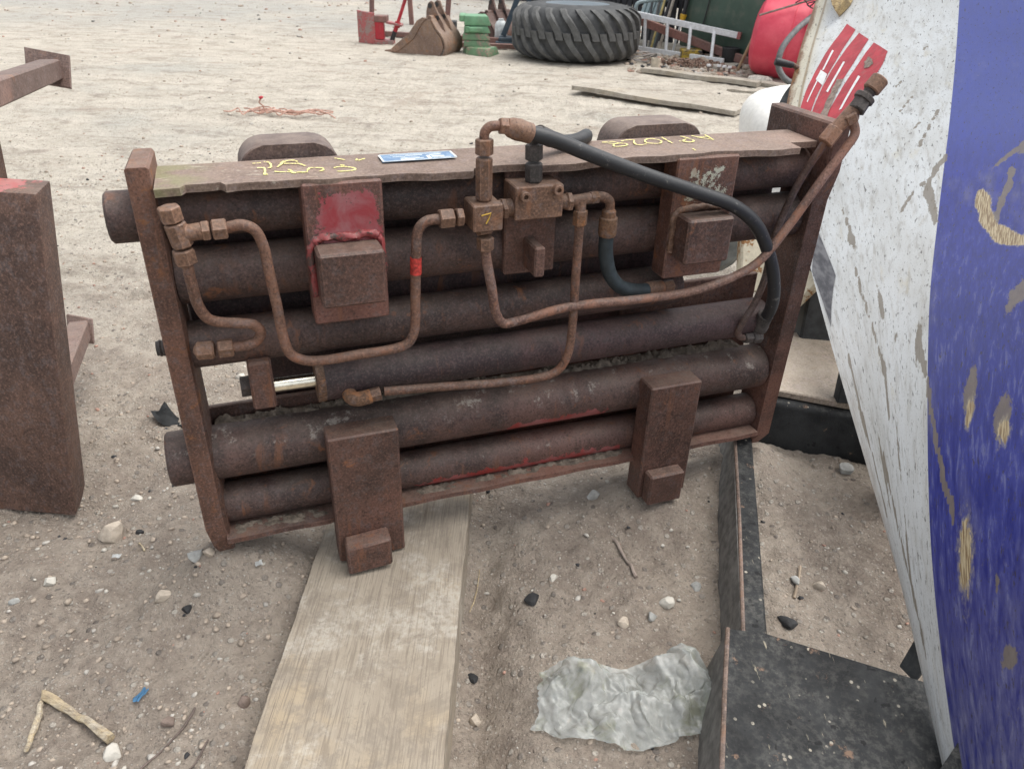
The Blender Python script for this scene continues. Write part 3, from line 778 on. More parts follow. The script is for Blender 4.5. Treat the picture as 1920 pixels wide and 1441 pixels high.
# AP1028 and a scrawl, both written from behind so they read upside down from here (u along, n towards the viewer)
chalk([[(0.9631, -0.0929), (0.9743, -0.0723), (0.9885, -0.0542)], [(0.995, -0.095), (0.9917, -0.0744), (0.9885, -0.0542)], [(0.9676, -0.0768), (0.9894, -0.0809)], [(0.9388, -0.0923), (0.9449, -0.076), (0.9464, -0.055)], [(0.9464, -0.055), (0.9361, -0.0459), (0.9252, -0.0483), (0.9258, -0.0597), (0.9374, -0.0688)], [(0.9146, -0.0565), (0.9294, -0.0502)], [(0.898, -0.0925), (0.8953, -0.0685), (0.8936, -0.0442)], [(0.8721, -0.0848), (0.8809, -0.0758), (0.8791, -0.0589), (0.8667, -0.0476), (0.8566, -0.0511), (0.8481, -0.0575), (0.8509, -0.0711), (0.8625, -0.0841), (0.8721, -0.0848)], [(0.8066, -0.0813), (0.8213, -0.0865), (0.8334, -0.0837), (0.8254, -0.0656), (0.8229, -0.0494), (0.83, -0.0461), (0.8427, -0.0504)], [(0.7695, -0.0841), (0.78, -0.0845), (0.7907, -0.0821), (0.7944, -0.0688), (0.782, -0.0616), (0.7772, -0.049), (0.7876, -0.0466), (0.8032, -0.0512), (0.8069, -0.0614), (0.7984, -0.0679), (0.7876, -0.067), (0.7799, -0.0721), (0.7683, -0.0815)], [(0.9093, 0.0008), (0.9074, 0.0137)]], .0016, 3, 'chalk_stroke')
chalk([[(0.1522, -0.0776), (0.165, -0.079)], [(0.1697, -0.0823), (0.1762, -0.0807), (0.1791, -0.0622), (0.1774, -0.0474), (0.1722, -0.0443)], [(0.1574, -0.0492), (0.1628, -0.0488), (0.167, -0.0477), (0.1676, -0.0264), (0.1661, -0.0082), (0.17, -0.0101)], [(0.1877, -0.047), (0.1947, -0.0628), (0.201, -0.0815)], [(0.1945, -0.0718), (0.2017, -0.0768), (0.2068, -0.0824), (0.217, -0.0823), (0.2215, -0.072)], [(0.1995, -0.0661), (0.2093, -0.0637), (0.2192, -0.0613)], [(0.2194, -0.0635), (0.2253, -0.0554), (0.2303, -0.0453)], [(0.1812, -0.023), (0.1894, -0.0177), (0.2022, -0.0158), (0.2081, -0.0101), (0.2168, -0.0101), (0.2274, -0.0074)], [(0.2026, -0.0304), (0.206, -0.0211), (0.2087, -0.0058), (0.2121, -0.0071)], [(0.2284, -0.0072), (0.2358, -0.0309), (0.2447, -0.0309), (0.2542, -0.0264), (0.2544, -0.0156), (0.2473, -0.0088)], [(0.2719, -0.0242), (0.283, -0.0302), (0.2958, -0.0249), (0.3035, -0.0164), (0.3007, -0.0063), (0.2888, -0.0028), (0.2732, -0.0037)], [(0.2847, -0.0409), (0.2906, -0.035)], [(0.2817, -0.0854), (0.2964, -0.0701)], [(0.3141, -0.0635), (0.3172, -0.0745)], [(0.3175, -0.0627), (0.3302, -0.0738)]], .0018, 7, 'chalk_stroke')
# ================================================================ the timber under the frame
T = 0
m_timber = wood('weathered_timber', grey=.1)
tb = MB(); b2 = tb.b
NX, NY = 14, 60
def tp(i, j, top):
    x = -.352 + .274 * i / NX; y = .30 + 1.06 * j / NY
    z = (.046 + .0015 * math.sin(y * 7 + x * 9)) if top else -.06
    if top:
        z -= .0025 * (abs(i / NX - .5) * 2) ** 6
    if i in (0, NX): x += .0007 * math.sin(y * 23 + i) + .0006 * math.sin(y * 71) + (.0025 if not top else 0) * (1 if i else -1)
    return (x, y, z)
tops = [[b2.verts.new(tp(i, j, True)) for j in range(NY + 1)] for i in range(NX + 1)]
bots = [[b2.verts.new(tp(i, j, False)) for j in range(NY + 1)] for i in (0, NX)]
for i in range(NX):
    for j in range(NY): b2.faces.new([tops[i][j], tops[i + 1][j], tops[i + 1][j + 1], tops[i][j + 1]])
for s, (t_, b_) in enumerate(((tops[0], bots[0]), (tops[NX], bots[1]))):
    for j in range(NY): b2.faces.new([t_[j], t_[j + 1], b_[j + 1], b_[j]])
for j in (0, NY): b2.faces.new([tops[i][j] for i in range(NX + 1)] + [bots[1][j], bots[0][j]])
obj('timber', tb, m_timber, None, 40, 'thick weathered timber plank lying on the dirt under the rusty clamp frame', 'timber')

# ================================================================ left: rusty box frame leaning by itself
m_lbox = rust('rust_box', dark=(.06, .034, .026), mid=(.15, .084, .06), orange=(.2, .08, .03), o_amt=.66, dust=.35, rough=.7, pit=.5,
              paint=(.34, .045, .04), paintmask=lambda M: M.math('MULTIPLY', M.math('MULTIPLY', M.step(M.xyz(M.geo.outputs['Normal'])[2], .5, .8), M.step(M.xyz(M.obj)[0], .06, -.05)), .8))
m_arm = rust('rust_arm', dark=(.1, .062, .05), mid=(.18, .12, .1), orange=(.25, .12, .07), o_amt=.6, dust=.4, pit=.3)
LB = thing('steel_box_frame', 'tall rust brown box section with red paint on top and arms ending in square plates', 'steel frame', (-.885, 1.203, 0))
o0 = V((-.885, 1.203, 0))
def q(x, y, z): return V((x, y, z)) - o0
ft = V((.045, .105, .64)); lf = V((-.36, .03, 0)); bk_ = V((-.019, .083, 0)); base = V((-.885, 1.203, -.01))
pts = [base + lf, base, base + bk_, base + lf + bk_]
pts = pts + [p + ft for p in pts]
obj('box_section', MB().hexa([p - o0 for p in pts], .006, 2), m_lbox, LB)
obj('arm', MB().beam(q(-1.09, 1.60, .73), q(-1.313, 2.270, .678), .052, .052, bev=.004), m_arm, LB, label='upper arm with a square end plate')
ep = MB().prism([q(-1.397, 2.309, .729), q(-1.269, 2.299, .712), q(-1.261, 2.252, .633), q(-1.386, 2.261, .648)], (-.003, .010, -.006), .002)
obj('end_plate', ep, m_arm, LB)
obj('post', MB().beam(q(-1.265, 1.80, .42), q(-1.235, 1.80, .72), .055, .055, up=(0, 1, 0), bev=.004), m_lbox, LB)
obj('arm', MB().beam(q(-.985, 1.40, .165), q(-1.102, 1.735, .145), .046, .046, bev=.004), m_arm, LB, label='lower arm half hidden behind the box section')
obj('end_plate', MB().hexa([q(-1.136, 1.725, .115), q(-1.066, 1.715, .112), q(-1.066, 1.722, .112), q(-1.136, 1.732, .115), q(-1.137, 1.748, .178), q(-1.069, 1.741, .17), q(-1.069, 1.748, .17), q(-1.137, 1.755, .178)], .002), m_arm, LB)

# ================================================================ right: curved white and blue panel
PP = np.array([[[0.616, 0.548, 0.053], [0.589, 0.52, 0.104], [0.582, 0.422, 0.29]], [[0.621, 0.646, 0.08], [0.596, 0.615, 0.127], [0.618, 0.495, 0.315]], [[0.632, 0.985, 0.202], [0.65, 0.909, 0.27], [0.702, 0.712, 0.447]], [[0.719, 1.62, 0.292], [0.794, 1.341, 0.429], [0.844, 1.026, 0.584]], [[0.767, 2.058, 0.404], [0.91, 1.632, 0.548], [0.951, 1.253, 0.673]], [[0.792, 2.388, 0.568], [1.016, 1.896, 0.68], [1.044, 1.463, 0.772]], [[0.877, 2.652, 0.721], [1.088, 2.096, 0.802], [1.129, 1.655, 0.862]], [[0.986, 2.917, 0.873], [1.15, 2.284, 0.922], [1.199, 1.827, 0.956]], [[1.234, 3.512, 1.29], [1.314, 2.791, 1.25], [1.395, 2.311, 1.224]]])
def S(t, v):
    n = len(PP); i = int(min(max(math.floor(t), 0), n - 2)); f = t - i
    g = lambda k: PP[min(max(k, 0), n - 1)]
    p0, p1, p2, p3 = g(i - 1), g(i), g(i + 1), g(i + 2)
    r = .5 * ((2 * p1) + (-p0 + p2) * f + (2 * p0 - 5 * p1 + 4 * p2 - p3) * f * f + (-p0 + 3 * p1 - 3 * p2 + p3) * f ** 3)
    return V(r[0] * (1 - v) * (1 - 2 * v) + r[1] * 4 * v * (1 - v) + r[2] * v * (2 * v - 1))
NSGN = 1.0
def SN(t, v):
    a = S(t + .01, v) - S(t - .01, v); b_ = S(t, v + .01) - S(t, v - .01)
    n = a.cross(b_).normalized()
    return n * NSGN
if SN(3, .5).dot(V((0, 0, 1.05)) - S(3, .5)) < 0: NSGN = -1.0
MP = thing('machine_panel', 'big scuffed curved panel, white with red stripes and a blue half, along the right edge', 'machine panel', (.62, .55, 0))
mo_ = V((.62, .55, 0))
SCU = [(1.95, 0.655, 0.09, 0.01, 0), (2.865, 0.458, 0.16, 0.014, 0.01), (2.896, 0.358, 0.045, 0.008, 0.004), (3.118, 0.297, 0.17, 0.012, -0.01), (2.495, 0.778, 0.12, 0.03, 0.01), (2.616, 0.669, 0.13, 0.025, 0.01), (4.311, 0.436, 0.03, 0.009, 0.004), (4.112, 0.388, 0.17, 0.007, 0.03), (4.05, 0.478, 0.2, 0.016, -0.02), (4.2, 0.466, 0.06, 0.014, 0), (3.886, 0.181, 0.2, 0.008, -0.02), (3.7, 0.19, 0.08, 0.014, -0.01), (2.715, 0.295, 0.06, 0.008, 0), (2.46, 0.09, 0.1, 0.012, 0), (2.25, 0.2, 0.2, 0.01, 0), (1.9, 0.32, 0.16, 0.01, 0.01), (2.35, 0.33, 0.25, 0.006, 0), (4.62, 0.7, 0.18, 0.012, 0.055), (4.75, 0.76, 0.12, 0.02, 0.02), (1.79, 0.772, 0.05, 0.008, 0), (3.2, 0.8, 0.16, 0.03, 0.03), (1.5, 0.8, 0.06, 0.03, 0.0), (5.3, 0.36, 0.2, 0.004, 0.03), (5.0, 0.4, 0.1, 0.005, 0.02), (5.6, 0.33, 0.12, 0.004, 0.02), (6.2, 0.4, 0.07, 0.006, 0.01)]
GOU = [(1.909, 0.661, 0.17, 0.028, 0.006), (2.43, 0.785, 0.06, 0.018, 0), (2.52, 0.672, 0.07, 0.014, 0.01)]
def along(pts, L, rt, rv, n=26):
    for q_ in smooth_path([(t, v, 0) for t, v in pts], n):
        k = .7 + .6 * math.sin(q_.x * 37)
        L.append((q_.x, q_.y, rt * (.8 + .4 * k), rv * (.5 + .7 * abs(k)), 0))
along([(2.85, .455), (2.719, .488), (2.54, .513), (2.332, .55), (2.179, .586), (2.079, .62)], SCU, .03, .0022)
along([(4.2, .632), (4.084, .647), (3.887, .674), (3.773, .722), (3.715, .784), (3.75, .85)], GOU, .045, .012, 12)
along([(4.45, .72), (4.3, .72), (4.1, .70), (3.9, .69)], SCU, .03, .006, 16)
along([(3.4, .20), (3.2, .215), (2.7, .285), (2.5, .29)], SCU, .04, .0025, 16)
along([(2.75, .09), (2.4, .105), (2.1, .13)], SCU, .03, .004, 16)
along([(2.3, .215), (2.0, .26), (1.7, .33), (1.5, .36)], SCU, .03, .004, 16)
along([(4.6, .50), (4.45, .47), (4.2, .45)], SCU, .03, .004, 16)
along([(5.2, .46), (4.9, .43), (4.7, .41)], SCU, .02, .0025, 16)
def panel_paint():
    M = Mat('scuffed_white_and_blue_paint')
    uv = M.xyz(M.uv)          # x = across (0 edge .. 1), y = along
    v_ = uv[0]; t_ = uv[1]
    # scratches run along the sheet
    sv = M.vec(M.uv, (46, 5.0, 1), (0, 0, -.10))
    s1 = M.noise(1.0, 6, .68, vec=sv, dist=.35)
    s2 = M.noise(1.0, 4, .62, vec=M.vec(M.uv, (170, 13, 1), (0, 0, -.12)))
    sp = M.noise(1.0, 5, .65, vec=M.vec(M.uv, (115, 17, 1), (0, 0, -.12)), dist=.3)
    grime = M.noise(1.0, 5, .6, vec=M.vec(M.uv, (7, 1.3, 1)))
    white = M.mix(M.step(grime, .35, .7), (.66, .685, .69), (.55, .56, .545))
    white = M.mix(M.math('MULTIPLY', M.step(s1, .5, .68), .5), white, (.30, .28, .25))
    # brown dirt collects towards the bottom edge
    low = M.math('MULTIPLY', M.step(v_, .20, .0), M.step(t_, 3.4, 1.6))
    white = M.mix(M.math('MULTIPLY', low, M.step(s2, .3, .7)), white, (.30, .23, .16))
    mudn = M.noise(1.0, 6, .75, vec=M.vec(M.uv, (34, 4.5, 1), (0, 0, -.12)), dist=.8)
    white = M.mix(M.math('MULTIPLY', M.step(mudn, .655, .70), .75), white, (.21, .17, .125))
    white = M.mix(M.math('MULTIPLY', M.step(mudn, .5, .64), .2), white, (.40, .36, .28))
    yel = M.math('MULTIPLY', M.step(M.noise(1.0, 4, .6, vec=M.vec(M.uv, (16, 2.2, 1), (0, 0, -.1)), dist=.5), .6, .75), .4)
    white = M.mix(yel, white, (.52, .46, .31))
    # rusty upper edge
    ru = M.math('MULTIPLY', M.step(M.math('ADD', v_, M.math('MULTIPLY', M.math('SUBTRACT', s1, .5), .06)), .022, .004), M.step(t_, 4.2, 5.0))
    edge2 = M.math('MULTIPLY', M.math('MULTIPLY', M.step(v_, .075, .02), M.step(t_, 4.4, 5.0)), .75)
    white = M.mix(edge2, white, (.50, .45, .32))
    ln = M.math('MULTIPLY', M.math('MULTIPLY', M.step(v_, .032, .036), M.step(v_, .044, .039)), M.step(t_, 4.4, 5.2))
    white = M.mix(M.math('MULTIPLY', ln, .75), white, (.24, .17, .09))
    white = M.mix(ru, white, (.17, .085, .035))
    blue = M.mix(M.step(s1, .35, .65), (.026, .032, .20), (.05, .062, .30))
    blue = M.mix(M.math('MULTIPLY', M.step(s2, .58, .74), .3), blue, (.2, .22, .38))
    blue = M.mix(M.math('MULTIPLY', M.step(grime, .55, .75), .35), blue, (.30, .29, .30))
    blue = M.mix(M.math('MULTIPLY', M.math('MULTIPLY', M.step(t_, 2.4, .8), M.step(s1, .3, .6)), .5), blue, (.20, .19, .23))
    blue = M.mix(M.math('MULTIPLY', M.math('MULTIPLY', M.step(s1, .54, .66), M.step(t_, 4.4, 3.0)), .45), blue, (.24, .25, .36))
    pol = M.math('MULTIPLY', M.step(t_, 4.1, 5.4), .5)
    blue = M.mix(pol, blue, (.115, .15, .43))
    c_ = M.mix(M.step(v_, .4985, .5005), white, blue)
    # dark nicks
    nick = M.step(sp, .60, .64)
    c_ = M.mix(M.math('MULTIPLY', nick, .75), c_, (.05, .042, .035))
    nick2 = M.math('MULTIPLY', M.step(M.noise(1.0, 3, .6, vec=M.vec(M.uv, (320, 100, 1), (0, 0, -.12))), .61, .68), .65)
    c_ = M.mix(nick2, c_, (.08, .07, .06))
    def att(nm):
        n = M.t.nodes.new('ShaderNodeAttribute'); n.attribute_name = nm
        return n.outputs['Fac']
    rn = M.noise(1.0, 6, .75, vec=M.vec(M.uv, (60, 16, 1), (0, 0, -.1)), dist=.5)
    rs = M.math('MULTIPLY', M.math('SUBTRACT', rn, .5), 1.5)
    sm = M.step(M.math('ADD', att('scuff'), rs), .42, .56)
    c_ = M.mix(M.math('MULTIPLY', sm, .85), c_, M.mix(rn, (.13, .105, .08), (.27, .23, .17)))
    halo = M.step(M.math('ADD', att('gouge'), rs), .16, .5)
    c_ = M.mix(M.math('MULTIPLY', halo, .6), c_, (.36, .33, .26))
    gm_ = M.step(M.math('ADD', att('gouge'), rs), .44, .52)
    fib = M.noise(1.0, 4, .6, vec=M.vec(M.uv, (260, 9, 1), (0, 0, -.12)))
    c_ = M.mix(gm_, c_, M.mix(M.step(fib, .42, .58), (.24, .165, .09), (.54, .45, .29)))
    h = M.math('ADD', M.math('MULTIPLY', s2, .6), M.math('MULTIPLY', nick, -.5))
    h = M.math('SUBTRACT', h, M.math('MULTIPLY', M.math('ADD', gm_, sm), 1.2))
    h = M.math('ADD', h, M.math('MULTIPLY', M.math('MULTIPLY', gm_, fib), 2.0))
    return M.bsdf(c_, M.mix(M.step(s1, .4, .7), (.34, .34, .34), (.55, .55, .55)), 0, M.bump(h, .2, .002))
m_panel = panel_paint()
m_edge = rust('panel_edge', dark=(.16, .12, .085), mid=(.28, .23, .17), orange=(.2, .12, .06), o_amt=.6, dust=.0, pit=.5)
NT, NV = 280, 96
pb_ = MB(); b2 = pb_.b
uvl = b2.loops.layers.uv.new('UVMap')
lay_s = b2.verts.layers.float.new('scuff'); lay_g = b2.verts.layers.float.new('gouge')
def blobs(t, v, L):
    s = 0
    for (tc, vc, rt, rv, sk) in L:
        x = (t - tc) / rt
        if abs(x) < 3:
            y = (v - vc - x * sk) / rv
            if abs(y) < 3: s += math.exp(-(x * x + y * y))
    return min(s, 1.2)
TH = .006
fr_ = [[None] * (NV + 1) for _ in range(NT + 1)]; bk = [[None] * (NV + 1) for _ in range(NT + 1)]
def rag(t, v): return .004 * math.sin(t * 9) + .003 * math.sin(t * 31) if v == 0 else 0
for i in range(NT + 1):
    for j in range(NV + 1):
        t = 8 * i / NT; v = j / NV
        p = S(t, v); n = SN(max(.02, min(7.98, t)), v)
        gv = blobs(t, v, GOU)
        fr_[i][j] = b2.verts.new(p - mo_); bk[i][j] = b2.verts.new(p - n * TH - mo_)
        fr_[i][j][lay_s] = blobs(t, v, SCU); fr_[i][j][lay_g] = gv
edge_faces = []
for i in range(NT):
    for j in range(NV):
        f = b2.faces.new([fr_[i][j], fr_[i][j + 1], fr_[i + 1][j + 1], fr_[i + 1][j]])
        g = b2.faces.new([bk[i][j], bk[i + 1][j], bk[i + 1][j + 1], bk[i][j + 1]])
        for ff, ids in ((f, ((i, j), (i, j + 1), (i + 1, j + 1), (i + 1, j))), (g, ((i, j), (i + 1, j), (i + 1, j + 1), (i, j + 1)))):
            for lp, (a, b_) in zip(ff.loops, ids): lp[uvl].uv = (b_ / NV, 8 * a / NT)
        g.material_index = 1
    for j in (0, NV):
        e = b2.faces.new([fr_[i][j], fr_[i + 1][j], bk[i + 1][j], bk[i][j]]); e.material_index = 1
for j in range(NV):
    for i in (0, NT):
        e = b2.faces.new([fr_[i][j], fr_[i][j + 1], bk[i][j + 1], bk[i][j]]); e.material_index = 1
po = obj('skin', pb_, m_panel, MP, 40)
po.data.materials.append(m_edge)
def decal(name, corners, mat, off=.0012, nu=2, nv=14, parent=None, label=None, ragged=0.0, seed=0):
    """corners: two side polylines [(t,v)...] of equal length"""
    A_, B_ = corners; rgd = random.Random(seed)
    m = MB(); prev = None
    def samp(P, s):
        x = s * (len(P) - 1); i = min(int(x), len(P) - 2); f = x - i
        return (P[i][0] + (P[i + 1][0] - P[i][0]) * f, P[i][1] + (P[i + 1][1] - P[i][1]) * f)
    for k in range(nv + 1):
        a = samp(A_, k / nv); b_ = samp(B_, k / nv); row = []
        for s in range(nu + 1):
            f = s / nu
            t = a[0] + (b_[0] - a[0]) * f; v = a[1] + (b_[1] - a[1]) * f
            if s in (0, nu): v += rgd.uniform(-1, 1) * ragged; t += rgd.uniform(-1, 1) * ragged * 3
            row.append(m.b.verts.new(S(t, v) + SN(t, v) * off - mo_))
        if prev:
            for s in range(nu): m.b.faces.new([prev[s], prev[s + 1], row[s + 1], row[s]])
        prev = row
    return obj(name, m, mat, parent or MP, 60, label)
m_stripe = paint('red_stripe_vinyl', (.48, .045, .06), (.2, .15, .12), wear=.66, rough=.45, dirt_amt=.25, scale=4, bump=.05)
m_whitev = plain('white_vinyl', (.72, .73, .72), .4, 0, .1, 60)
m_peel = plain('peeled_grey_patch', (.23, .18, .15), .85, 0, .35, 80, .6, .003)
decal('stripe', ([(6.699, .131), (6.266, .098), (5.838, .069), (5.531, .053), (5.0, .036)], [(6.601, .165), (6.1, .133), (5.75, .108), (5.45, .088), (4.95, .065)]), m_stripe, ragged=.0006)
decal('stripe', ([(6.534, .178), (6.106, .142), (5.811, .116), (5.50, .095), (4.97, .069)], [(6.394, .215), (6.015, .188), (5.677, .158), (5.389, .135), (4.9, .100)]), m_stripe, ragged=.0008, seed=2)
decal('stripe', ([(6.316, .233), (5.947, .198), (5.65, .169), (5.339, .142), (4.88, .104)], [(6.123, .282), (5.879, .27), (5.597, .239), (5.327, .201), (4.8, .13)]), m_stripe, ragged=.0008, seed=3)
decal('white_bar', ([(6.148, .105), (5.811, .087)], [(6.131, .111), (5.811, .092)]), m_whitev, .0022)
decal('white_bar', ([(5.947, .147), (5.479, .113)], [(5.936, .153), (5.46, .119)]), m_whitev, .0022)
decal('white_bar', ([(5.724, .202), (5.203, .160)], [(5.703, .209), (5.216, .167)]), m_whitev, .0022)
decal('white_bar', ([(5.811, .083), (5.663, .074)], [(5.744, .105), (5.564, .099)]), m_whitev, .0022)
decal('white_bar', ([(5.744, .083), (5.326, .060)], [(5.744, .087), (5.314, .063)]), m_whitev, .0022)
decal('peeled_patch', ([(5.66, .138), (5.4, .124), (5.0, .098)], [(5.66, .159), (5.4, .142), (4.98, .121)]), m_peel, .0026, ragged=.002, seed=5)
decal('peeled_patch', ([(6.02, .224), (5.93, .215), (5.84, .218)], [(5.98, .238), (5.9, .24), (5.84, .226)]), m_peel, .0026, ragged=.003, seed=6)
def mesh_mark():
    M = Mat('dark_grey_print')
    n = M.noise(1, 4, .6, vec=M.vec(M.obj, (120, 20, 20)))
    return M.bsdf(M.mix(M.step(n, .35, .65), (.075, .075, .085), (.19, .19, .2)), .6)
decal('dark_mark', ([(3.82, .064), (3.40, .004)], [(3.36, .108), (2.95, .03)]), mesh_mark(), .0012, 6, 14)
m_gouge = wood('torn_fibre', (.50, .38, .2), (.2, .12, .06), (.62, .5, .3), axis=1)
m_scuff = plain('grey_brown_scuff', (.21, .175, .13), .9, 0, .45, 90, .8, .003)
m_crack = plain('dry_root', (.30, .24, .17), .9, 0, .4, 90, .5)
def gouge(t, v, rt, rv, skew, mat, seed, name='gouge', ridge=.0):
    rgg = random.Random(seed); m = MB(); n = 22
    ctr = m.b.verts.new(S(t, v) + SN(t, v) * (.0016 + ridge) - mo_); rings = []
    for f in (.5, 1.0):
        rr = []
        for k in range(n):
            a = 2 * math.pi * k / n
            x = math.cos(a) * f * rgg.uniform(.68, 1.15); y = math.sin(a) * f * rgg.uniform(.6, 1.2)
            tt_ = t + x * rt; vv = v + y * rv + x * skew
            rr.append(m.b.verts.new(S(tt_, vv) + SN(tt_, vv) * (.0012 + (ridge * rgg.uniform(.2, 1) if f < 1 else 0)) - mo_))
        rings.append(rr)
    for k in range(n):
        m.b.faces.new([ctr, rings[0][k], rings[0][(k + 1) % n]])
        m.b.faces.new([rings[0][k], rings[1][k], rings[1][(k + 1) % n], rings[0][(k + 1) % n]])
    return obj(name, m, mat, MP, 30)
# ragged torn lug at the top of the panel
lug = MB(); base_p = S(6.88, .10) - mo_
nn = SN(6.88, .1)
d1 = (S(7.2, .09) - S(6.88, .1)).normalized(); d2 = nn.cross(d1).normalized()
lug.prism([base_p + d2 * .012, base_p - d1 * .035, base_p - d2 * .035, base_p + d1 * .16 - d2 * .07, base_p + d1 * .2 + d2 * .02, base_p + d1 * .07 + d2 * .03], nn * .035, .005)
obj('torn_lug', lug, m_gouge, MP, 30)
# dark rubber strip and lever with black grip on the far edge
m_strip = plain('perished_rubber', (.03, .032, .033), .7, 0, .4, 40, .3)
st_ = MB(); prev = None
for k in range(25):
    t = 4.75 + 1.2 * k / 24
    p = S(t, 0) - SN(t, 0) * .03; e = (S(t, 0) - S(t, .05)).normalized()
    wd = .012 + .045 * math.sin(math.pi * min(1, k / 20)) ** .7
    qd = [st_.b.verts.new(p - mo_), st_.b.verts.new(p + e * wd - mo_), st_.b.verts.new(p + e * wd - SN(t, 0) * .02 - mo_), st_.b.verts.new(p - SN(t, 0) * .02 - mo_)]
    if prev:
        for a in range(4): st_.b.faces.new([prev[a], prev[(a + 1) % 4], qd[(a + 1) % 4], qd[a]])
    else: st_.b.faces.new(qd)
    prev = qd
st_.b.faces.new(prev)
obj('rubber_strip', st_, m_strip, MP, 30)
a0 = V((.866, 2.606, .700)) - mo_
lev = obj('lever', MB().tube([a0 + V((.03, .0, -.03)), a0, a0 + V((-.02, .002, .01))], .008, 10), m_nut, MP, 40)
obj('grip', MB().lathe(a0 + V((-.012, .0, .006)), V((-1, .08, .17)), [(0, .007), (.006, .010), (.045, .012), (.058, .012), (.061, .009)], 14), m_rubber, lev, 40)
# white bracket and dark gear seen through the gap behind the bars
m_wbr = paint('rusty_white_metal', (.62, .56, .42), (.24, .11, .03), wear=.53, rough=.6, dirt_amt=.3, scale=2)
wb = [V((.645, 2.12, .31)), V((.70, 2.13, .318)), V((.76, 2.11, .305)), V((.792, 2.085, .25)), V((.80, 2.05, .18)), V((.645, 2.04, .17))]
obj('white_bracket', MB().prism([p - mo_ for p in wb], (.02, .12, -.02), .006), m_wbr, MP, 30)
obj('hub', MB().lathe(V((.60, 2.35, .24)) - mo_, V((.2, -1, .25)), [(0, .12), (.05, .12), (.07, .1), (.07, .045), (.1, .04), (.1, .02)], 22), plain('grey_casting', (.15, .16, .155), .6, 0, .35, 30, .4), MP, 40)
for a, b_ in (((.82, 1.84, .0), (.83, 1.90, .33)), ((.90, 1.30, .0), (.93, 1.35, .42))):
    obj('support', MB().beam(V(a) - mo_, V(b_) - mo_, .14, .1, up=(0, 1, 0), bev=.006), m_strip, MP)
obj('brace', MB().beam(V((.70, 1.86, .19)) - mo_, V((.82, 1.82, .40)) - mo_, .02, .07, up=(0, 1, 0), bev=.003), m_wbr, MP)

# ================================================================ black steel subframe on the ground
def black_paint():
    M = Mat('chipped_black_paint')
    n1 = M.noise(30, 6, .7); n2 = M.noise(85, 6, .72); n3 = M.noise(9, 5, .65)
    nz = M.xyz(M.geo.outputs['Normal'])[2]
    c_ = M.mix(M.step(n3, .35, .65), (.012, .013, .014), (.034, .036, .037))
    up = M.step(nz, .3, .9)
    c_ = M.mix(M.math('MULTIPLY', M.math('MULTIPLY', M.step(n2, .42, .66), M.step(M.noise(7, 4, .65), .3, .65)), M.math('MULTIPLY', up, .5)), c_, (.15, .145, .13))
    vd = M.voro(120); vc = M.xyz(M.voro(120, out='Color'))
    spots = M.math('MULTIPLY', M.math('MULTIPLY', M.step(vd, .38, .24), M.step(vc[0], .93, .94)), up)
    c_ = M.mix(M.math('MULTIPLY', M.math('MULTIPLY', spots, M.step(n1, .42, .6)), .7), c_, (.52, .47, .38))
    c_ = M.mix(M.math('MULTIPLY', M.step(n1, .62, .7), .8), c_, (.24, .15, .1))
    streakn = M.noise(1, 4, .6, vec=M.vec(M.obj, (140, 22, 60), (0, 0, .5)))
    c_ = M.mix(M.math('MULTIPLY', M.math('MULTIPLY', M.step(streakn, .66, .72), .7), up), c_, (.42, .37, .27))
    c_ = M.mix(M.math('MULTIPLY', M.step(M.noise(45, 3, .5), .66, .7), .85), c_, (.008, .008, .009))
    return M.bsdf(c_, .68, 0, M.bump(n2, .6, .004), spec=.3)
m_black = black_paint()
m_dusty = rust('dusty_steel', dark=(.2, .16, .12), mid=(.3, .25, .2), orange=(.3, .2, .12), o_amt=.65, dust=.6, dustc=(.42, .36, .28), pit=.3)
m_edge_rust = rust('worn_rusty_edge', dark=(.08, .055, .042), mid=(.19, .135, .105), orange=(.24, .13, .075), o_amt=.55, dust=.1, pit=.6)
m_flank = plain('dusty_black_flank', (.14, .135, .125), .8, 0, .35, 50, .4)
SF = thing('black_subframe', 'chipped black steel frame lying on the ground below the white and blue panel', 'steel frame', (.36, .75, 0))
so_ = V((.36, .75, 0))
def s(x, y, z): return V((x, y, z)) - so_
# long channel towards the clamp
obj('channel', MB().hexa([s(.36, .83, -.01), s(.425, .83, -.01), s(.555, 1.52, -.01), s(.488, 1.52, -.01), s(.375, .83, .1), s(.412, .825, .1), s(.553, 1.5, .1), s(.515, 1.5, .1)], .004), m_black, SF)
obj('channel_flank', MB().hexa([s(.3565, .83, -.012), s(.36, .83, -.012), s(.488, 1.52, -.012), s(.4845, 1.52, -.012), s(.3715, .83, .098), s(.375, .83, .098), s(.515, 1.5, .098), s(.5115, 1.5, .098)]), m_flank, SF, 30)
obj('worn_edge', MB().tube([s(.376, .835, .0995), s(.44, 1.13, .0995), s(.513, 1.49, .0995)], .0035, 8), m_edge_rust, SF, 40)
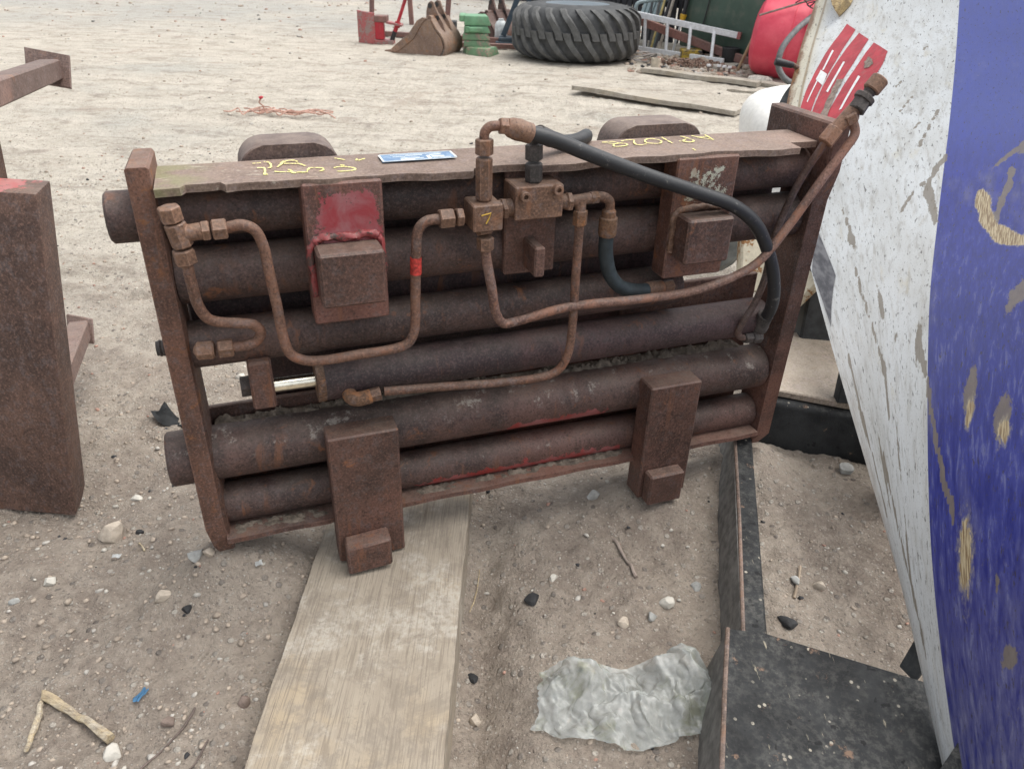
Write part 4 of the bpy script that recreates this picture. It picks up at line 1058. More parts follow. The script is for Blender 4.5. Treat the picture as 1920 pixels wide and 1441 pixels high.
# flared foot plate in front
top = [s(.352, .846, .12), s(.405, .838, .122), s(.70, .748, .10), s(.66, .58, .08), s(.6, .50, .05), s(.29, .605, .112)]
fp = MB().prism(top, (0, 0, -.012), .002)
obj('foot_plate', fp, m_black, SF, 30)
obj('foot_skirt', MB().hexa([s(.33, .855, -.01), s(.345, .86, -.01), s(.30, .60, -.01), s(.265, .60, -.01), s(.3505, .848, .107), s(.356, .85, .107), s(.295, .607, .1), s(.289, .607, .1)], .001), m_flank, SF, 30)
obj('worn_edge', MB().tube([s(.351, .847, .117), s(.32, .727, .113), s(.290, .606, .109)], .004, 8), m_edge_rust, SF, 40)
obj('foot_front', MB().hexa([s(.28, .58, -.02), s(.62, .47, -.02), s(.64, .5, -.02), s(.3, .6, -.02), s(.285, .59, .1), s(.605, .487, .045), s(.62, .50, .045), s(.295, .604, .1)], .002), m_black, SF, 30)
obj('gusset', MB().prism([s(.605, .80, .10), s(.66, .85, .105), s(.655, .84, .19), s(.638, .83, .17)], (.012, -.03, 0), .001), m_black, SF, 30)
obj('gusset', MB().prism([s(.52, .57, .085), s(.60, .60, .09), s(.625, .66, .17)], (.014, -.02, 0), .001), m_black, SF, 30)
# cross beam and dusty ledge further back
obj('cross_beam', MB().hexa([s(.57, 1.52, -.01), s(.93, 1.44, -.01), s(.95, 1.56, -.01), s(.6, 1.64, -.01), s(.57, 1.53, .13), s(.93, 1.45, .11), s(.95, 1.56, .11), s(.6, 1.64, .13)], .015, 3), m_black, SF, 40)
obj('ledge', MB().hexa([s(.585, 1.545, .132), s(.92, 1.47, .113), s(1.02, 1.80, .113), s(.69, 1.86, .132), s(.585, 1.545, .15), s(.92, 1.47, .131), s(1.02, 1.80, .131), s(.69, 1.86, .15)], .003), m_dusty, SF, 30)
obj('ledge_fin', MB().prism([s(.745, 1.50, .14), s(.79, 1.50, .14), s(.78, 1.56, .26), s(.765, 1.56, .26)], (0, .03, 0), .002), m_black, SF, 30)

# ================================================================ white bag behind
m_bag = plain('white_woven_bag', (.74, .73, .69), .7, 0, .06, 60, .25, .004)
bg_ = MB()
bmesh.ops.create_icosphere(bg_.b, subdivisions=5, radius=1)
for v in bg_.b.verts:
    p = v.co.copy()
    x, y, z = p
    r = 1 + .10 * math.sin(3 * x + 2.2 * y + 1) + .07 * math.sin(6 * z + 3 * x) + .05 * math.sin(9 * y - 4 * z + 2 * x)
    r -= .16 * math.exp(-((z - .05 - .25 * x) / .12) ** 2)
    z2 = max(z, -.72)
    v.co = V((x * .36 * r, y * .42 * r, z2 * .31 * r + .22))
for v in bg_.b.verts: v.co += V((1.27, 3.38, .0))
obj('white_bag', bg_, m_bag, None, 60, 'plump white sack wedged behind the right end of the rusty frame', 'sack')
# ================================================================ far side of the yard
# ---- tractor tyre lying flat
m_tyre = plain('dusty_tyre_rubber', (.055, .057, .058), .8, 0, .3, 14, .3, .004)
m_lug = plain('dusty_tyre_lug', (.095, .096, .094), .8, 0, .35, 12, .3, .004)
m_rimblue = paint('faded_blue_rim', (.15, .19, .22), (.28, .26, .24), wear=.6, dirt_amt=.5)
TY = thing('tractor_tyre', 'huge chunky tractor tyre lying flat on the dirt near the aluminium ladder', 'tyre', (.50, 8.03, 0), .3)
prof = [(0.0, .30), (.0, .36), (.02, .47), (.06, .545), (.12, .572), (.24, .580), (.36, .572), (.42, .545), (.46, .47), (.48, .36), (.47, .30), (.40, .27), (.08, .27), (.0, .30)]
obj('carcass', MB().lathe((0, 0, .0), (0, 0, 1), prof, 72, cap=False), m_tyre, TY, 50)
def lug_mesh(flip):
    m = MB(); prev = None; n = 9
    for k in range(n + 1):
        f = k / n
        z = .24 + (1 if not flip else -1) * (-.03 + .245 * f)
        a = (.30 * (f ** 1.5) - .02) * (1 if flip else -1)
        rr = (.578 - .09 * max(0, (f - .62) / .38) ** 2)
        da = .072 - .016 * f
        hgt = .034 - .006 * f
        pts_ = []
        for aa, r_ in ((a - da, rr - .012), (a - da * .75, rr + hgt), (a + da * .75, rr + hgt), (a + da, rr - .012)):
            pts_.append(m.b.verts.new((r_ * math.cos(aa), r_ * math.sin(aa), z)))
        if prev:
            for q_ in range(4): m.b.faces.new([prev[q_], prev[(q_ + 1) % 4], pts_[(q_ + 1) % 4], pts_[q_]])
        else: m.b.faces.new(pts_)
        prev = pts_
    m.b.faces.new(prev)
    return m
NL = 23
for flip in (0, 1):
    L0 = obj('tread_lug', lug_mesh(flip), m_lug, TY, 30)
    L0.rotation_euler = (0, 0, flip * math.pi / NL)
    for k in range(1, NL): copy_part(L0, TY, rot=(0, 0, (2 * k + flip) * math.pi / NL))
obj('rim', MB().lathe((0, 0, .18), (0, 0, 1), [(.29, .30), (.27, .275), (.12, .25), (.10, .10), (.0, .10)], 40, cap=True), m_rimblue, TY, 40)

# ---- digger buckets
m_buck = rust('brown_bucket', dark=(.15, .095, .07), mid=(.25, .17, .12), orange=(.3, .13, .05), o_amt=.56, dust=.4, scale=.6, pit=.8)
m_buck2 = rust('dark_bucket', dark=(.075, .04, .035), mid=(.13, .075, .06), orange=(.22, .1, .06), o_amt=.6, dust=.3, scale=.6, pit=.8)
def bucket(mat, label, loc, rz, sc, tilt=0.0):
    B = thing('digger_bucket', label, 'digger bucket', loc, rz)
    B.scale = (sc, sc, sc)
    B.rotation_euler = (tilt, 0, rz)
    Wd = .46
    side = [(-.62, .0), (-.60, .04), (-.40, .17), (-.30, .30), (-.24, .335), (-.17, .33), (-.12, .24), (-.055, .17), (-.03, .08), (-.07, .0)]
    for y in (0, Wd):
        obj('side_plate', MB().prism([(x, y, z) for x, z in side], (0, .014, 0), .002), mat, B, 30)
        rim = [(-.62, .0), (-.60, .05), (-.405, .19), (-.31, .32), (-.25, .352), (-.20, .345), (-.26, .30), (-.35, .15), (-.53, .02)]
        obj('cutting_rim', MB().prism([(x, y - .012, z) for x, z in rim], (0, .04, 0), .003), mat, B, 30)
    shell = [(-.17, .335), (-.11, .245), (-.045, .17), (-.018, .08), (-.06, -.002), (-.3, -.004), (-.64, -.004)]
    sp = smooth_path([(x, 0, z) for x, z in shell], 5)
    m = MB(); prev = None
    for k, p in enumerate(sp):
        d = (sp[min(k + 1, len(sp) - 1)] - sp[max(k - 1, 0)]).normalized(); n = V((d.z, 0, -d.x)) * -.014
        row = [m.b.verts.new(p), m.b.verts.new(p + V((0, Wd + .014, 0))), m.b.verts.new(p + n + V((0, Wd + .014, 0))), m.b.verts.new(p + n)]
        if prev:
            for a in range(4): m.b.faces.new([prev[a], prev[(a + 1) % 4], row[(a + 1) % 4], row[a]])
        else: m.b.faces.new(row)
        prev = row
    m.b.faces.new(prev)
    sh = obj('shell', m, mat, B, 40)
    for yy in (.10, .2, .32):
        m = MB(); prev = None
        for k, p in enumerate(sp[4:24]):
            d = (sp[min(k + 5, len(sp) - 1)] - sp[max(k + 3, 0)]).normalized(); n = V((-d.z, 0, d.x)) * -.012
            row = [m.b.verts.new(p + V((0, yy, 0))), m.b.verts.new(p + V((0, yy + .03, 0))), m.b.verts.new(p + n + V((0, yy + .03, 0))), m.b.verts.new(p + n + V((0, yy, 0)))]
            if prev:
                for a in range(4): m.b.faces.new([prev[a], prev[(a + 1) % 4], row[(a + 1) % 4], row[a]])
            else: m.b.faces.new(row)
            prev = row
        m.b.faces.new(prev)
        obj('wear_rib', m, mat, B, 40)
    ear = [(-.27, .30), (-.265, .40), (-.245, .47), (-.215, .495), (-.185, .485), (-.165, .43), (-.13, .36), (-.085, .30), (-.06, .22), (-.1, .22), (-.16, .32)]
    for yy in (.13, .30):
        e = obj('mounting_ear', MB().prism([(x, yy, z) for x, z in ear], (0, .028, 0), .003), mat, B, 30)
        for hx, hz in ((-.222, .45), (-.145, .34)):
            obj('pin_hole', MB().lathe((hx, yy - .004, hz), (0, 1, 0), [(0, .026), (0, .017), (.036, .017), (.036, .026)], 14, cap=False), m_fit_dark, e, 30)
            obj('pin_bore', MB().cyl((hx, yy - .003, hz), (hx, yy + .031, hz), .0165, 12), m_rubber, e, 30)
    obj('pivot_tube', MB().cyl((-.20, .04, .335), (-.20, .43, .335), .035, 16), mat, B, 40)
    for k in range(3):
        obj('tooth', MB().hexa([(-.60, .05 + .16 * k, -.004), (-.60, .11 + .16 * k, -.004), (-.72, .10 + .16 * k, -.0), (-.72, .06 + .16 * k, -.0), (-.60, .05 + .16 * k, .03), (-.60, .11 + .16 * k, .03), (-.72, .10 + .16 * k, .01), (-.72, .06 + .16 * k, .01)]), mat, B, 20)
    return B
bucket(m_buck, 'rusty brown digger bucket with two ears, mouth to the left beside the green blocks', (-.72, 7.78, 0), -.30, .92)
bucket(m_buck2, 'dark rusty digger bucket mostly hidden behind the green block stack', (-.30, 9.0, -.03), -.75, .88)

# ---- green ballast blocks
m_gr = paint('green_block_paint', (.15, .33, .18), (.26, .19, .14), wear=.62, dirt_amt=.3, scale=1.2)
m_gr2 = paint('worn_green_block_paint', (.16, .29, .16), (.30, .22, .17), wear=.52, dirt_amt=.6, scale=1.4)
def block(label, x0, x1, y, z0, z1, mat, rz=0.0, lip=False):
    B = thing('ballast_block', label, 'weight block', ((x0 + x1) / 2, y, z0), rz, 'green blocks stacked by the tyre')
    hw = (x1 - x0) / 2; h_ = z1 - z0 - .002
    obj('body', MB().hexa([(-hw, -.13, .0), (hw, -.13, .0), (hw - .02, .13, .0), (-hw + .02, .13, .0), (-hw + .006, -.124, h_), (hw - .03, -.124, h_), (hw - .05, .124, h_), (-hw + .006, .124, h_)], .012, 2), mat, B, 40)
    if lip == 'hook':
        obj('hook_lip', MB().box(-hw - .045, -hw + .02, -.11, .11, .03, h_ + .006, .008), mat, B, 30)
    elif lip == 'handle':
        obj('handle_bar', MB().box(-hw + .05, hw - .075, -.16, -.128, .012, h_ - .01, .006), mat, B, 30)
        obj('handle_post', MB().box(-hw + .02, -hw + .06, -.15, -.128, .004, h_ - .004, .006), mat, B, 30)
    return B
block('topmost bright green block with a hooked lip on its left end', -.575, -.315, 8.15, .25, .335, m_gr, .06, 'hook')
block('bright green block with a bar handle, second from the top of the stack', -.575, -.315, 8.15, .185, .25, m_gr, .03, 'handle')
block('worn greenish brown block in the middle of the stack', -.585, -.315, 8.15, .122, .185, m_gr2, .0)
block('faded green block with a rusty right end, second from the bottom', -.575, -.305, 8.15, .06, .122, m_gr2, .02)
block('low dark green block under the left of the stack', -.59, -.36, 8.2, -.005, .06, m_gr2, .05)
block('small worn green block at the foot of the stack, sticking out to the right', -.51, -.25, 8.02, -.005, .068, m_gr2, -.45)

# ---- red bracket stand
m_red = paint('bright_red_paint', (.46, .02, .035), (.24, .1, .09), wear=.62, dirt_amt=.2)
m_redw = paint('faded_red_plate', (.38, .10, .10), (.26, .19, .17), wear=.50, dirt_amt=.55, scale=1.5)
m_brn = rust('brown_tube', dark=(.13, .07, .06), mid=(.22, .11, .09), orange=(.3, .13, .08), o_amt=.6, dust=.3, pit=.4)
m_grm = plain('grimy_steel', (.2, .16, .14), .7, .2, .3, 30, .3)
RS = thing('bracket_stand', 'weathered red steel bracket with a square plate, red column and slanting red rod', 'bracket', (-1.5, 8.55, 0))
rs = V((-1.5, 8.55, 0))
def r_(x, z, y=0): return (x + 1.5, y, z)
obj('square_plate', MB().prism([r_(-1.69, .005), r_(-1.53, -.005, -.02), r_(-1.525, .285, -.02), r_(-1.69, .305)], (.02, .02, 0), .004), m_redw, RS, 30)
obj('column', MB().box(-.015, .075, .0, .09, .04, .21, .004), m_red, RS, 30)
obj('head_block', MB().box(-.02, .115, -.01, .12, .20, .262, .006), m_brn, RS, 30)
obj('foot_flange', MB().box(-.02, .17, -.02, .14, -.005, .035, .004), m_redw, RS, 30)
obj('arm_flange', MB().hexa([(.10, 0, .19), (.265, -.02, .165), (.265, .1, .165), (.10, .1, .19), (.10, 0, .212), (.265, -.02, .187), (.265, .1, .187), (.10, .1, .212)], .003), m_redw, RS, 30)
obj('post', MB().beam((-.045, .05, .26), (-.02, .1, .75), .035, .035), m_brn, RS, 30)
rod = obj('rod', MB().cyl((.15, .04, .03), (.20, .04, .15), .022, 10).cyl((.20, .04, .15), (.34, .02, .50), .017, 10), m_red, RS, 40)
obj('rod_collar', MB().cyl((.207, .04, .155), (.222, .04, .205), .03, 12), m_red, rod, 40)
obj('rod_tip', MB().cyl((.148, .04, .025), (.185, .04, .115), .0235, 10), m_rubber, rod, 40)

# ---- brown frame of posts and rails lying behind the bucket and blocks
BF = thing('post_frame', 'reddish brown tube frame with two posts rising behind the digger bucket', 'frame', (-.9, 9.5, 0))
obj('post', MB().beam((.02, .1, .0), (.10, .1, .9), .055, .055, up=(0, 1, 0), bev=.004), m_brn, BF, 30)
obj('post', MB().beam((-.48, .9, .0), (-.53, .9, 1.0), .055, .055, up=(0, 1, 0), bev=.004), m_brn, BF, 30)
obj('rail', MB().beam((-.80, -.3, .03), (1.2, -.75, .03), .06, .05, bev=.003), m_brn, BF, 30)
obj('rail', MB().beam((.0, -1.0, .025), (1.3, -1.12, .03), .06, .045, bev=.003), m_brn, BF, 30)
obj('block', MB().box(.04, .19, -.65, -.5, .0, .2, .006), m_strip, BF, 30)

# ---- dark blue stand beside the tyre
m_dkblue = paint('dark_blue_paint', (.035, .06, .085), (.12, .12, .12), wear=.66, dirt_amt=.2)
BS = thing('blue_stand', 'dark blue steel stand with a slanting leg, left of the big tyre', 'steel stand', (-.12, 8.85, 0))
obj('leg', MB().beam((-.09, 0, .08), (.12, .02, .62), .055, .06, up=(0, 1, 0), bev=.003), m_dkblue, BS, 30)
obj('leg', MB().beam((.18, .05, .08), (.16, .05, .62), .05, .05, up=(0, 1, 0), bev=.003), m_dkblue, BS, 30)
obj('base_plate', MB().box(-.17, .25, -.09, .12, .0, .03, .004).box(-.14, .2, -.07, .1, .03, .07, .006), m_dkblue, BS, 30)
obj('roller', MB().cyl((.0, -.02, .16), (.16, -.02, .17), .075, 20, ch=.01), m_grm, BS, 40)
obj('crank', MB().tube([(-.24, .5, .46), (-.05, .5, .58), (.05, .5, .66)], .017, 8), m_brn, BS, 40)
rag_ = MB(); rag_.rock((-.27, 8.9, .14), .09, (1, .8, .8), 5, 2, .12)
obj('white_can', MB().lathe((-.24, 8.98, 0), (0, 0, 1), [(0, .06), (.01, .066), (.17, .066), (.2, .05), (.215, .03), (.23, .03)], 16), plain('pale_plastic_can', (.55, .58, .58), .5, 0, .2), None, 40, 'small pale can standing behind the slanting blue leg', 'can')
rag_.b.free()

# ---- aluminium ladder on its edge
m_alu = plain('aluminium', (.74, .76, .77), .45, .0, .12, 40, .1)
LD = thing('ladder', 'aluminium ladder lying on its edge in front of the green box', 'ladder', (1.3, 8.4, 0))
ra, rb_ = V((-.25, .22, .36)), V((.75, -.38, .24))
la, lb_ = V((-.12, .20, .03)), V((.62, -.48, .02))
obj('rail', MB().beam(ra, rb_, .03, .055, bev=.003), m_alu, LD, 30)
obj('rail', MB().beam(la, lb_, .03, .05, bev=.003), m_alu, LD, 30)
for f in (.085, .345, .605, .865):
    p = la.lerp(lb_, f); q_ = ra.lerp(rb_, .10 + f * .80)
    obj('rung', MB().cyl(p, q_, .016, 12), m_alu, LD, 40)
obj('end_cap', MB().beam(rb_ - (rb_ - ra).normalized() * .01, rb_ + (rb_ - ra).normalized() * .022, .036, .06), m_redw, LD, 30)
# ---- red brown beam
obj('steel_beam', MB().beam((1.05, 8.78, .32), (2.18, 7.85, .02), .05, .075, bev=.004), m_brn, None, 30, 'long reddish brown steel beam slanting down behind the ladder', 'beam')

# ---- green steel box
m_gbox = paint('dark_green_sheet', (.062, .105, .078), (.10, .06, .045), wear=.74, dirt_amt=.25, scale=.4, rough=.45, bump=.05)
GB = thing('green_box', 'large dark green steel box behind the ladder and the red drum', 'steel box', (1.62, 8.68, 0), math.atan2(-.74, .55))
obj('wall', MB().box(0, 1.9, 0, 1.1, .06, 1.45, .01), m_gbox, GB, 30)
obj('lid', MB().box(-.02, 1.92, -.02, 1.12, 1.453, 1.50, .008), m_gbox, GB, 30)
for x in (.15, 1.6): obj('skid', MB().box(x, x + .14, .05, 1.05, -.01, .058, .003), m_strip, GB, 30)
obj('cable', MB().tube(smooth_path([(.33, -.008, 1.4), (.34, -.01, .9), (.33, -.012, .5), (.29, -.012, .27)], 6), .006, 6), m_rubber, GB, 40)

# ---- red plastic drum
def drum_mat():
    M = Mat('faded_red_plastic')
    z = M.xyz(M.obj)[2]
    n = M.noise(6, 5, .6)
    c_ = M.mix(M.step(n, .35, .7), (.60, .045, .085), (.72, .10, .14))
    c_ = M.mix(M.math('MULTIPLY', M.step(M.noise(16, 6, .7), .6, .72), .3), c_, (.42, .2, .18))
    return M.bsdf(c_, .5, 0, M.bump(n, .05, .003), Subsurface_Weight=.0)
DR = thing('red_drum', 'faded red plastic drum lying on its side with a grey hose draped over it', 'drum', (2.02, 7.30, .33))
dax = V((.86, -.34, -.06)).normalized()
R0 = .325
pr = [(-.02, .0), (-.02, .18), (.0, .25), (.03, .29), (.08, .312), (.14, .318), (.24, R0), (.29, R0), (.292, R0 - .012), (.40, R0 - .012), (.402, R0), (.46, R0 + .002), (.72, R0), (.722, R0 - .01), (.8, R0 - .012), (.802, .315), (.9, .29), (.95, .24), (.97, .0)]
obj('shell', MB().lathe((0, 0, 0), dax, pr, 56, cap=False), drum_mat(), DR, 25)
obj('cap', MB().cyl(V((.33, -.13, .31)), V((.335, -.135, .35)), .045, 16), m_red, DR, 40)
obj('hose', MB().tube(smooth_path([(2.6, 7.05, .62), (2.45, 6.95, .58), (2.337, 6.9, .515), (2.164, 6.75, .407), (2.056, 6.65, .279), (2.05, 6.62, .164), (2.12, 6.6, .074), (2.25, 6.6, .03), (2.5, 6.6, .026)], 8), .024, 10), plain('grey_hose', (.12, .125, .125), .6, 0, .25), None, 50, 'thick grey hose hanging over the front of the red drum', 'hose')
wire = smooth_path([(2.2, 6.98, .60), (2.25, 6.95, .63), (2.3, 6.92, .585), (2.34, 6.9, .62), (2.40, 6.9, .60), (2.33, 6.88, .57), (2.27, 6.9, .60), (2.36, 6.88, .63)], 6)
obj('wire_tangle', MB().tube(wire, .005, 6), m_rubber, None, 40, 'small tangle of black wire on top of the red drum', 'wire')
# wooden pole leaning in front of the drum, grey rod across
obj('wooden_pole', MB().cyl((1.93, 7.42, -.01), (2.16, 7.36, .75), .014, 10), wood('pole_wood', (.42, .31, .19), (.22, .14, .09), axis=2), None, 40, 'thin bamboo coloured pole leaning against the left of the red drum', 'pole')
obj('grey_rod', MB().cyl((1.93, 7.0, .50), (2.35, 6.95, .64), .008, 8), m_grm, None, 40, 'thin grey rod poking across the top of the red drum', 'rod')

# ---- dark fence of upright boards, poles and a chair in front of it
m_fence = plain('dark_fence_board', (.030, .030, .036), .8, 0, .4, 12, .3)
FN = thing('dark_fence', 'tall dark fence of narrow upright boards behind the tyre and chair', 'fence', (.25, 10.4, 0), math.atan2(-1.3, 1.9))
for k in range(34):
    h_ = 1.7 + .05 * math.sin(k * 2.3)
    obj('board', MB().box(k * .07, k * .07 + .05 + .008 * math.sin(k * 1.7), .006 * math.sin(k * 3.1), .022 + .006 * math.sin(k * 3.1), -.02, h_), m_fence, FN, 0)
for z in (.35, 1.35): obj('rail', MB().box(-.02, 2.42, .032, .08, z, z + .09), m_fence, FN, 0)
m_stick = [plain('grey_pole', (.18, .175, .17), .7, 0, .3), plain('yellow_pole', (.42, .34, .14), .7, 0, .3), plain('dark_pole', (.06, .06, .065), .7, 0, .3), plain('bleached_pole', (.36, .32, .27), .8, 0, .3)]
POL = [((1.36, 8.98, 0), (1.52, 9.2, 1.0), .014, 0, 'grey pole leaning on the dark fence just right of the chair', 'pole'),
       ((1.33, 8.7, 0), (1.60, 9.05, 1.1), .012, 1, 'thin yellow pole leaning on the dark fence', 'pole'),
       ((1.38, 8.75, 0), (1.66, 9.1, 1.0), .013, 2, 'dark pole leaning beside the thin yellow pole', 'pole'),
       ((1.42, 8.72, 0), (1.70, 8.98, 1.2), .016, 3, 'bleached stick leaning near the corner of the green box', 'stick'),
       ((1.30, 8.85, 0), (1.42, 9.3, 1.1), .012, 2, 'dark pole leaning behind the chair legs', 'pole')]
for a, b_, r0_, mi, lb, ct in POL:
    obj('pole', MB().cyl(a, b_, r0_, 8), m_stick[mi], None, 40, lb, ct, 'poles leaning on the dark fence')
YT = thing('yellow_tool', 'pole tool with a yellow collar standing at the corner of the green box', 'tool', (1.55, 8.62, 0))
obj('shaft', MB().cyl((0, 0, 0), (.05, 0, .28), .011, 10), m_alu, YT, 40)
obj('collar', MB().lathe((.05, 0, .26), (.05, 0, .3), [(0, .018), (.03, .022), (.09, .034), (.1, .032)], 14), plain('yellow_plastic', (.62, .36, .02), .5, 0, .15), YT, 40)
obj('grip', MB().cyl((.067, 0, .36), (.13, 0, .9), .022, 10), m_rubber, YT, 40)
# plastic chair
m_chair = plain('grey_green_plastic', (.26, .33, .34), .55, 0, .12, 30)
CH = thing('plastic_chair', 'grey green plastic garden chair standing in front of the dark fence', 'chair', (1.21, 9.1, 0), .5)
obj('seat', MB().box(-.19, .17, -.2, .2, .25, .285, .012, 2), m_chair, CH, 40)
for k in range(5):
    y0 = -.17 + k * .072
    obj('back_slat', MB().hexa([(.16, y0, .285), (.185, y0, .285), (.185, y0 + .05, .285), (.16, y0 + .05, .285), (.30, y0, .7), (.32, y0, .7), (.32, y0 + .05, .7), (.30, y0 + .05, .7)]), m_chair, CH, 20)
obj('back_rail', MB().box(.295, .325, -.19, .2, .7, .75, .008), m_chair, CH, 30)
for x, y in ((-.17, -.18), (-.17, .16), (.13, -.18), (.13, .16)):
    obj('leg', MB().hexa([(x - .02, y, 0), (x + .02, y, 0), (x + .02, y + .03, 0), (x - .02, y + .03, 0), (x - .01, y, .25), (x + .05, y, .25), (x + .05, y + .035, .25), (x - .01, y + .035, .25)]), m_chair, CH, 20)
obj('armrest', MB().tube(smooth_path([(-.16, -.2, .25), (-.17, -.21, .42), (-.05, -.215, .45), (.22, -.2, .46)], 5), .02, 8), m_chair, CH, 40)
# clutter at the foot of the ladder
CC = thing('wire_coil', 'loose coil of pale grey wire lying between the tyre and the ladder', 'wire coil', (1.10, 7.95, 0))
for k in range(5):
    rr = .16 + .02 * math.sin(k * 2.7)
    loop = [(rr * math.cos(a) * (1 + .1 * math.sin(k)), rr * .8 * math.sin(a), .015 + .014 * k + .02 * math.sin(2 * a + k)) for a in [i / 20 * 6.283 for i in range(21)]]
    obj('wire_loop', MB().tube(loop, .006, 6), plain('pale_wire', (.3, .28, .26), .6, .3), CC, 40)
CHN = thing('chain', 'heap of rusty chain lying in front of the ladder', 'chain', (1.55, 7.72, 0))
lm = MB()
prevr = None
lk = [(.024 * math.cos(a), .014 * math.sin(a), 0) for a in [i / 12 * 6.283 for i in range(13)]]
LK = obj('link', MB().tube(lk, .0055, 5), plain('rusty_chain', (.24, .16, .12), .8, .1, .4, 60), CHN, 40)
lm.b.free()
rgl = random.Random(3)
LK.location = (0, 0, .01)
for k in range(120):
    a = k * .55; rr = .06 + .16 * (k / 120)
    copy_part(LK, CHN, loc=(rr * 1.6 * math.cos(a) + rgl.uniform(-.05, .05), rr * .7 * math.sin(a) + rgl.uniform(-.03, .03), .012 + .05 * (1 - k / 120) * rgl.random()), rot=(rgl.uniform(-.6, .6) + (k % 2) * 1.57, rgl.uniform(-.5, .5), rgl.random() * 3.1))
obj('pipe_stub', MB().lathe((1.17, 7.28, .012), (.05, 0, 1), [(0, .04), (.1, .042), (.1, .034), (.01, .033)], 16), plain('cream_plastic', (.48, .42, .33), .7, 0, .2), None, 40, 'short cream pipe stub standing at the left end of the chain heap', 'pipe')
obj('yellow_box', MB().box(1.56, 1.76, 8.16, 8.3, -.005, .085, .008), paint('grubby_yellow', (.45, .31, .03), (.06, .055, .05), wear=.52, dirt_amt=.4, scale=2), None, 30, 'grubby yellow and black case lying behind the ladder rungs', 'case')
for k, (x, y) in enumerate(((1.75, 7.35), (1.79, 7.32), (1.83, 7.29), (1.66, 7.36))):
    B = thing('bolt', ['shiny bolt lying at the left of the row by the red drum', 'shiny bolt next to the grey wooden plank, second from the drum', 'shiny bolt nearest the red drum', 'stray pale bolt beside the chain heap'][k], 'bolt', (x, y, .0), .3 * k, 'bolts by the chain heap')
    obj('shank', MB().cyl((0, 0, .0), (.0, .0, .05), .011, 8), m_grm, B, 40)
    obj('head', MB().cyl((0, 0, .05), (.0, .0, .066), .02, 6), m_alu, B, 20)
obj('black_bucket', MB().lathe((2.0, 8.02, 0), (0, 0, 1), [(0, .07), (.01, .075), (.13, .085), (.135, .07), (.02, .06)], 18), m_rubber, None, 40, 'small black pot against the foot of the green box', 'pot')
clut = scatter_rocks('rubble', 420, (.95, 2.2), (7.15, 8.6), .006, .02, [gm[0], gm[1], gm[4], gm[3]], 31, 1.5)
tag(clut, 'mixed rubble and scrap bits along the foot of the fence and ladder', kind='stuff')

# ---- boards lying in the yard
m_board = wood('grey_board', (.42, .385, .32), (.27, .235, .19), (.44, .37, .26), axis=0, grey=.25)
def board(label, a, b_, wd, th, z=0.0, tilt=0.0, name='board'):
    a = V(a); b_ = V(b_); d = b_ - a; ang = math.atan2(d.y, d.x); L = math.hypot(d.x, d.y)
    m = MB(); n = 12; rows = []
    for k in range(n + 1):
        x = L * k / n; w0 = wd * (1 + .05 * math.sin(k * 1.9)); zz = a.z + (b_.z - a.z) * k / n + .004 * math.sin(k * .8)
        rows.append([m.b.verts.new((x, -w0 / 2, zz)), m.b.verts.new((x, w0 / 2, zz + tilt)), m.b.verts.new((x, w0 / 2, zz + tilt + th)), m.b.verts.new((x, -w0 / 2, zz + th))])
    for p, q_ in zip(rows, rows[1:]):
        for i in range(4): m.b.faces.new([p[i], p[(i + 1) % 4], q_[(i + 1) % 4], q_[i]])
    m.b.faces.new(rows[0]); m.b.faces.new(rows[-1][::-1])
    o = obj(name, m, m_board, None, 30, label, 'board', 'old boards lying in the yard')
    o.location = (a.x, a.y, 0); o.rotation_euler = (0, 0, ang)
    return o
board('long grey board lying alone across the open dirt behind the clamp', (.42, 6.12, .035), (1.48, 5.45, .015), .18, .03)
board('grey plank along the front of the chain heap, nearest the pipe stub', (1.06, 7.2, .01), (1.92, 6.62, .012), .12, .035)
board('short thin plank beside the white sack', (1.62, 6.42, .0), (1.90, 6.30, .006), .05, .018)
board('dark grey plank end poking out below the red drum', (1.93, 6.78, .0), (2.35, 6.5, .006), .14, .025)
obj('fieldstone', MB().rock((1.98, 6.86, .02), .075, (1.5, 1, .6), 12, 2, .14), gm[1], None, 0, 'flat grey stone lying under the front of the red drum', 'stone')
# ---- dark trailer far back, only its lower edge in view
TR = thing('dark_trailer', 'dark trailer body standing at the far end of the yard', 'trailer', (.55, 14.6, 0))
obj('body', MB().box(-1.35, 1.9, -.02, 1.8, .28, 1.9, .03), plain('dark_trailer_paint', (.03, .033, .036), .5, 0, .3, 6), TR, 30)
obj('chassis', MB().box(-1.3, 1.85, .1, 1.6, .16, .278, .01), m_strip, TR, 30)
for x in (-.5, .9): obj('wheel', MB().lathe((x, .0, .24), (0, 1, 0), [(0, .15), (.02, .25), (.18, .25), (.2, .15)], 24), m_rubber, TR, 40)

# ---- orange twine
m_tw = plain('orange_twine', (.46, .28, .22), .9, 0, .35, 120, .3)
TW = thing('baler_twine', 'tangle of faded orange baler twine lying on the open dirt', 'twine', (-1.52, 5.0, 0))
rgt = random.Random(5)
for k in range(9):
    pts_ = []
    L_ = [.5, .45, .3, .5, .25, .4, .2, .35, .5][k]; x0 = -.2 + (.12 * (k % 3)) - .02 * k
    for i in range(9):
        f = i / 8
        pts_.append((x0 + L_ * f, .04 * math.sin(f * 9 + k) + .03 * rgt.uniform(-1, 1) - .02 * k * .3, .014 + .018 * abs(math.sin(f * 6 + k * 2)) + .01 * rgt.random()))
    obj('strand', MB().tube(smooth_path(pts_, 4), .0042, 5), m_tw, TW, 50)
obj('strand', MB().tube(smooth_path([(-.11, 0, .02), (-.09, 0, .05), (-.115, .0, .075), (-.10, 0, .10)], 5), .005, 5), m_tw, TW, 50)
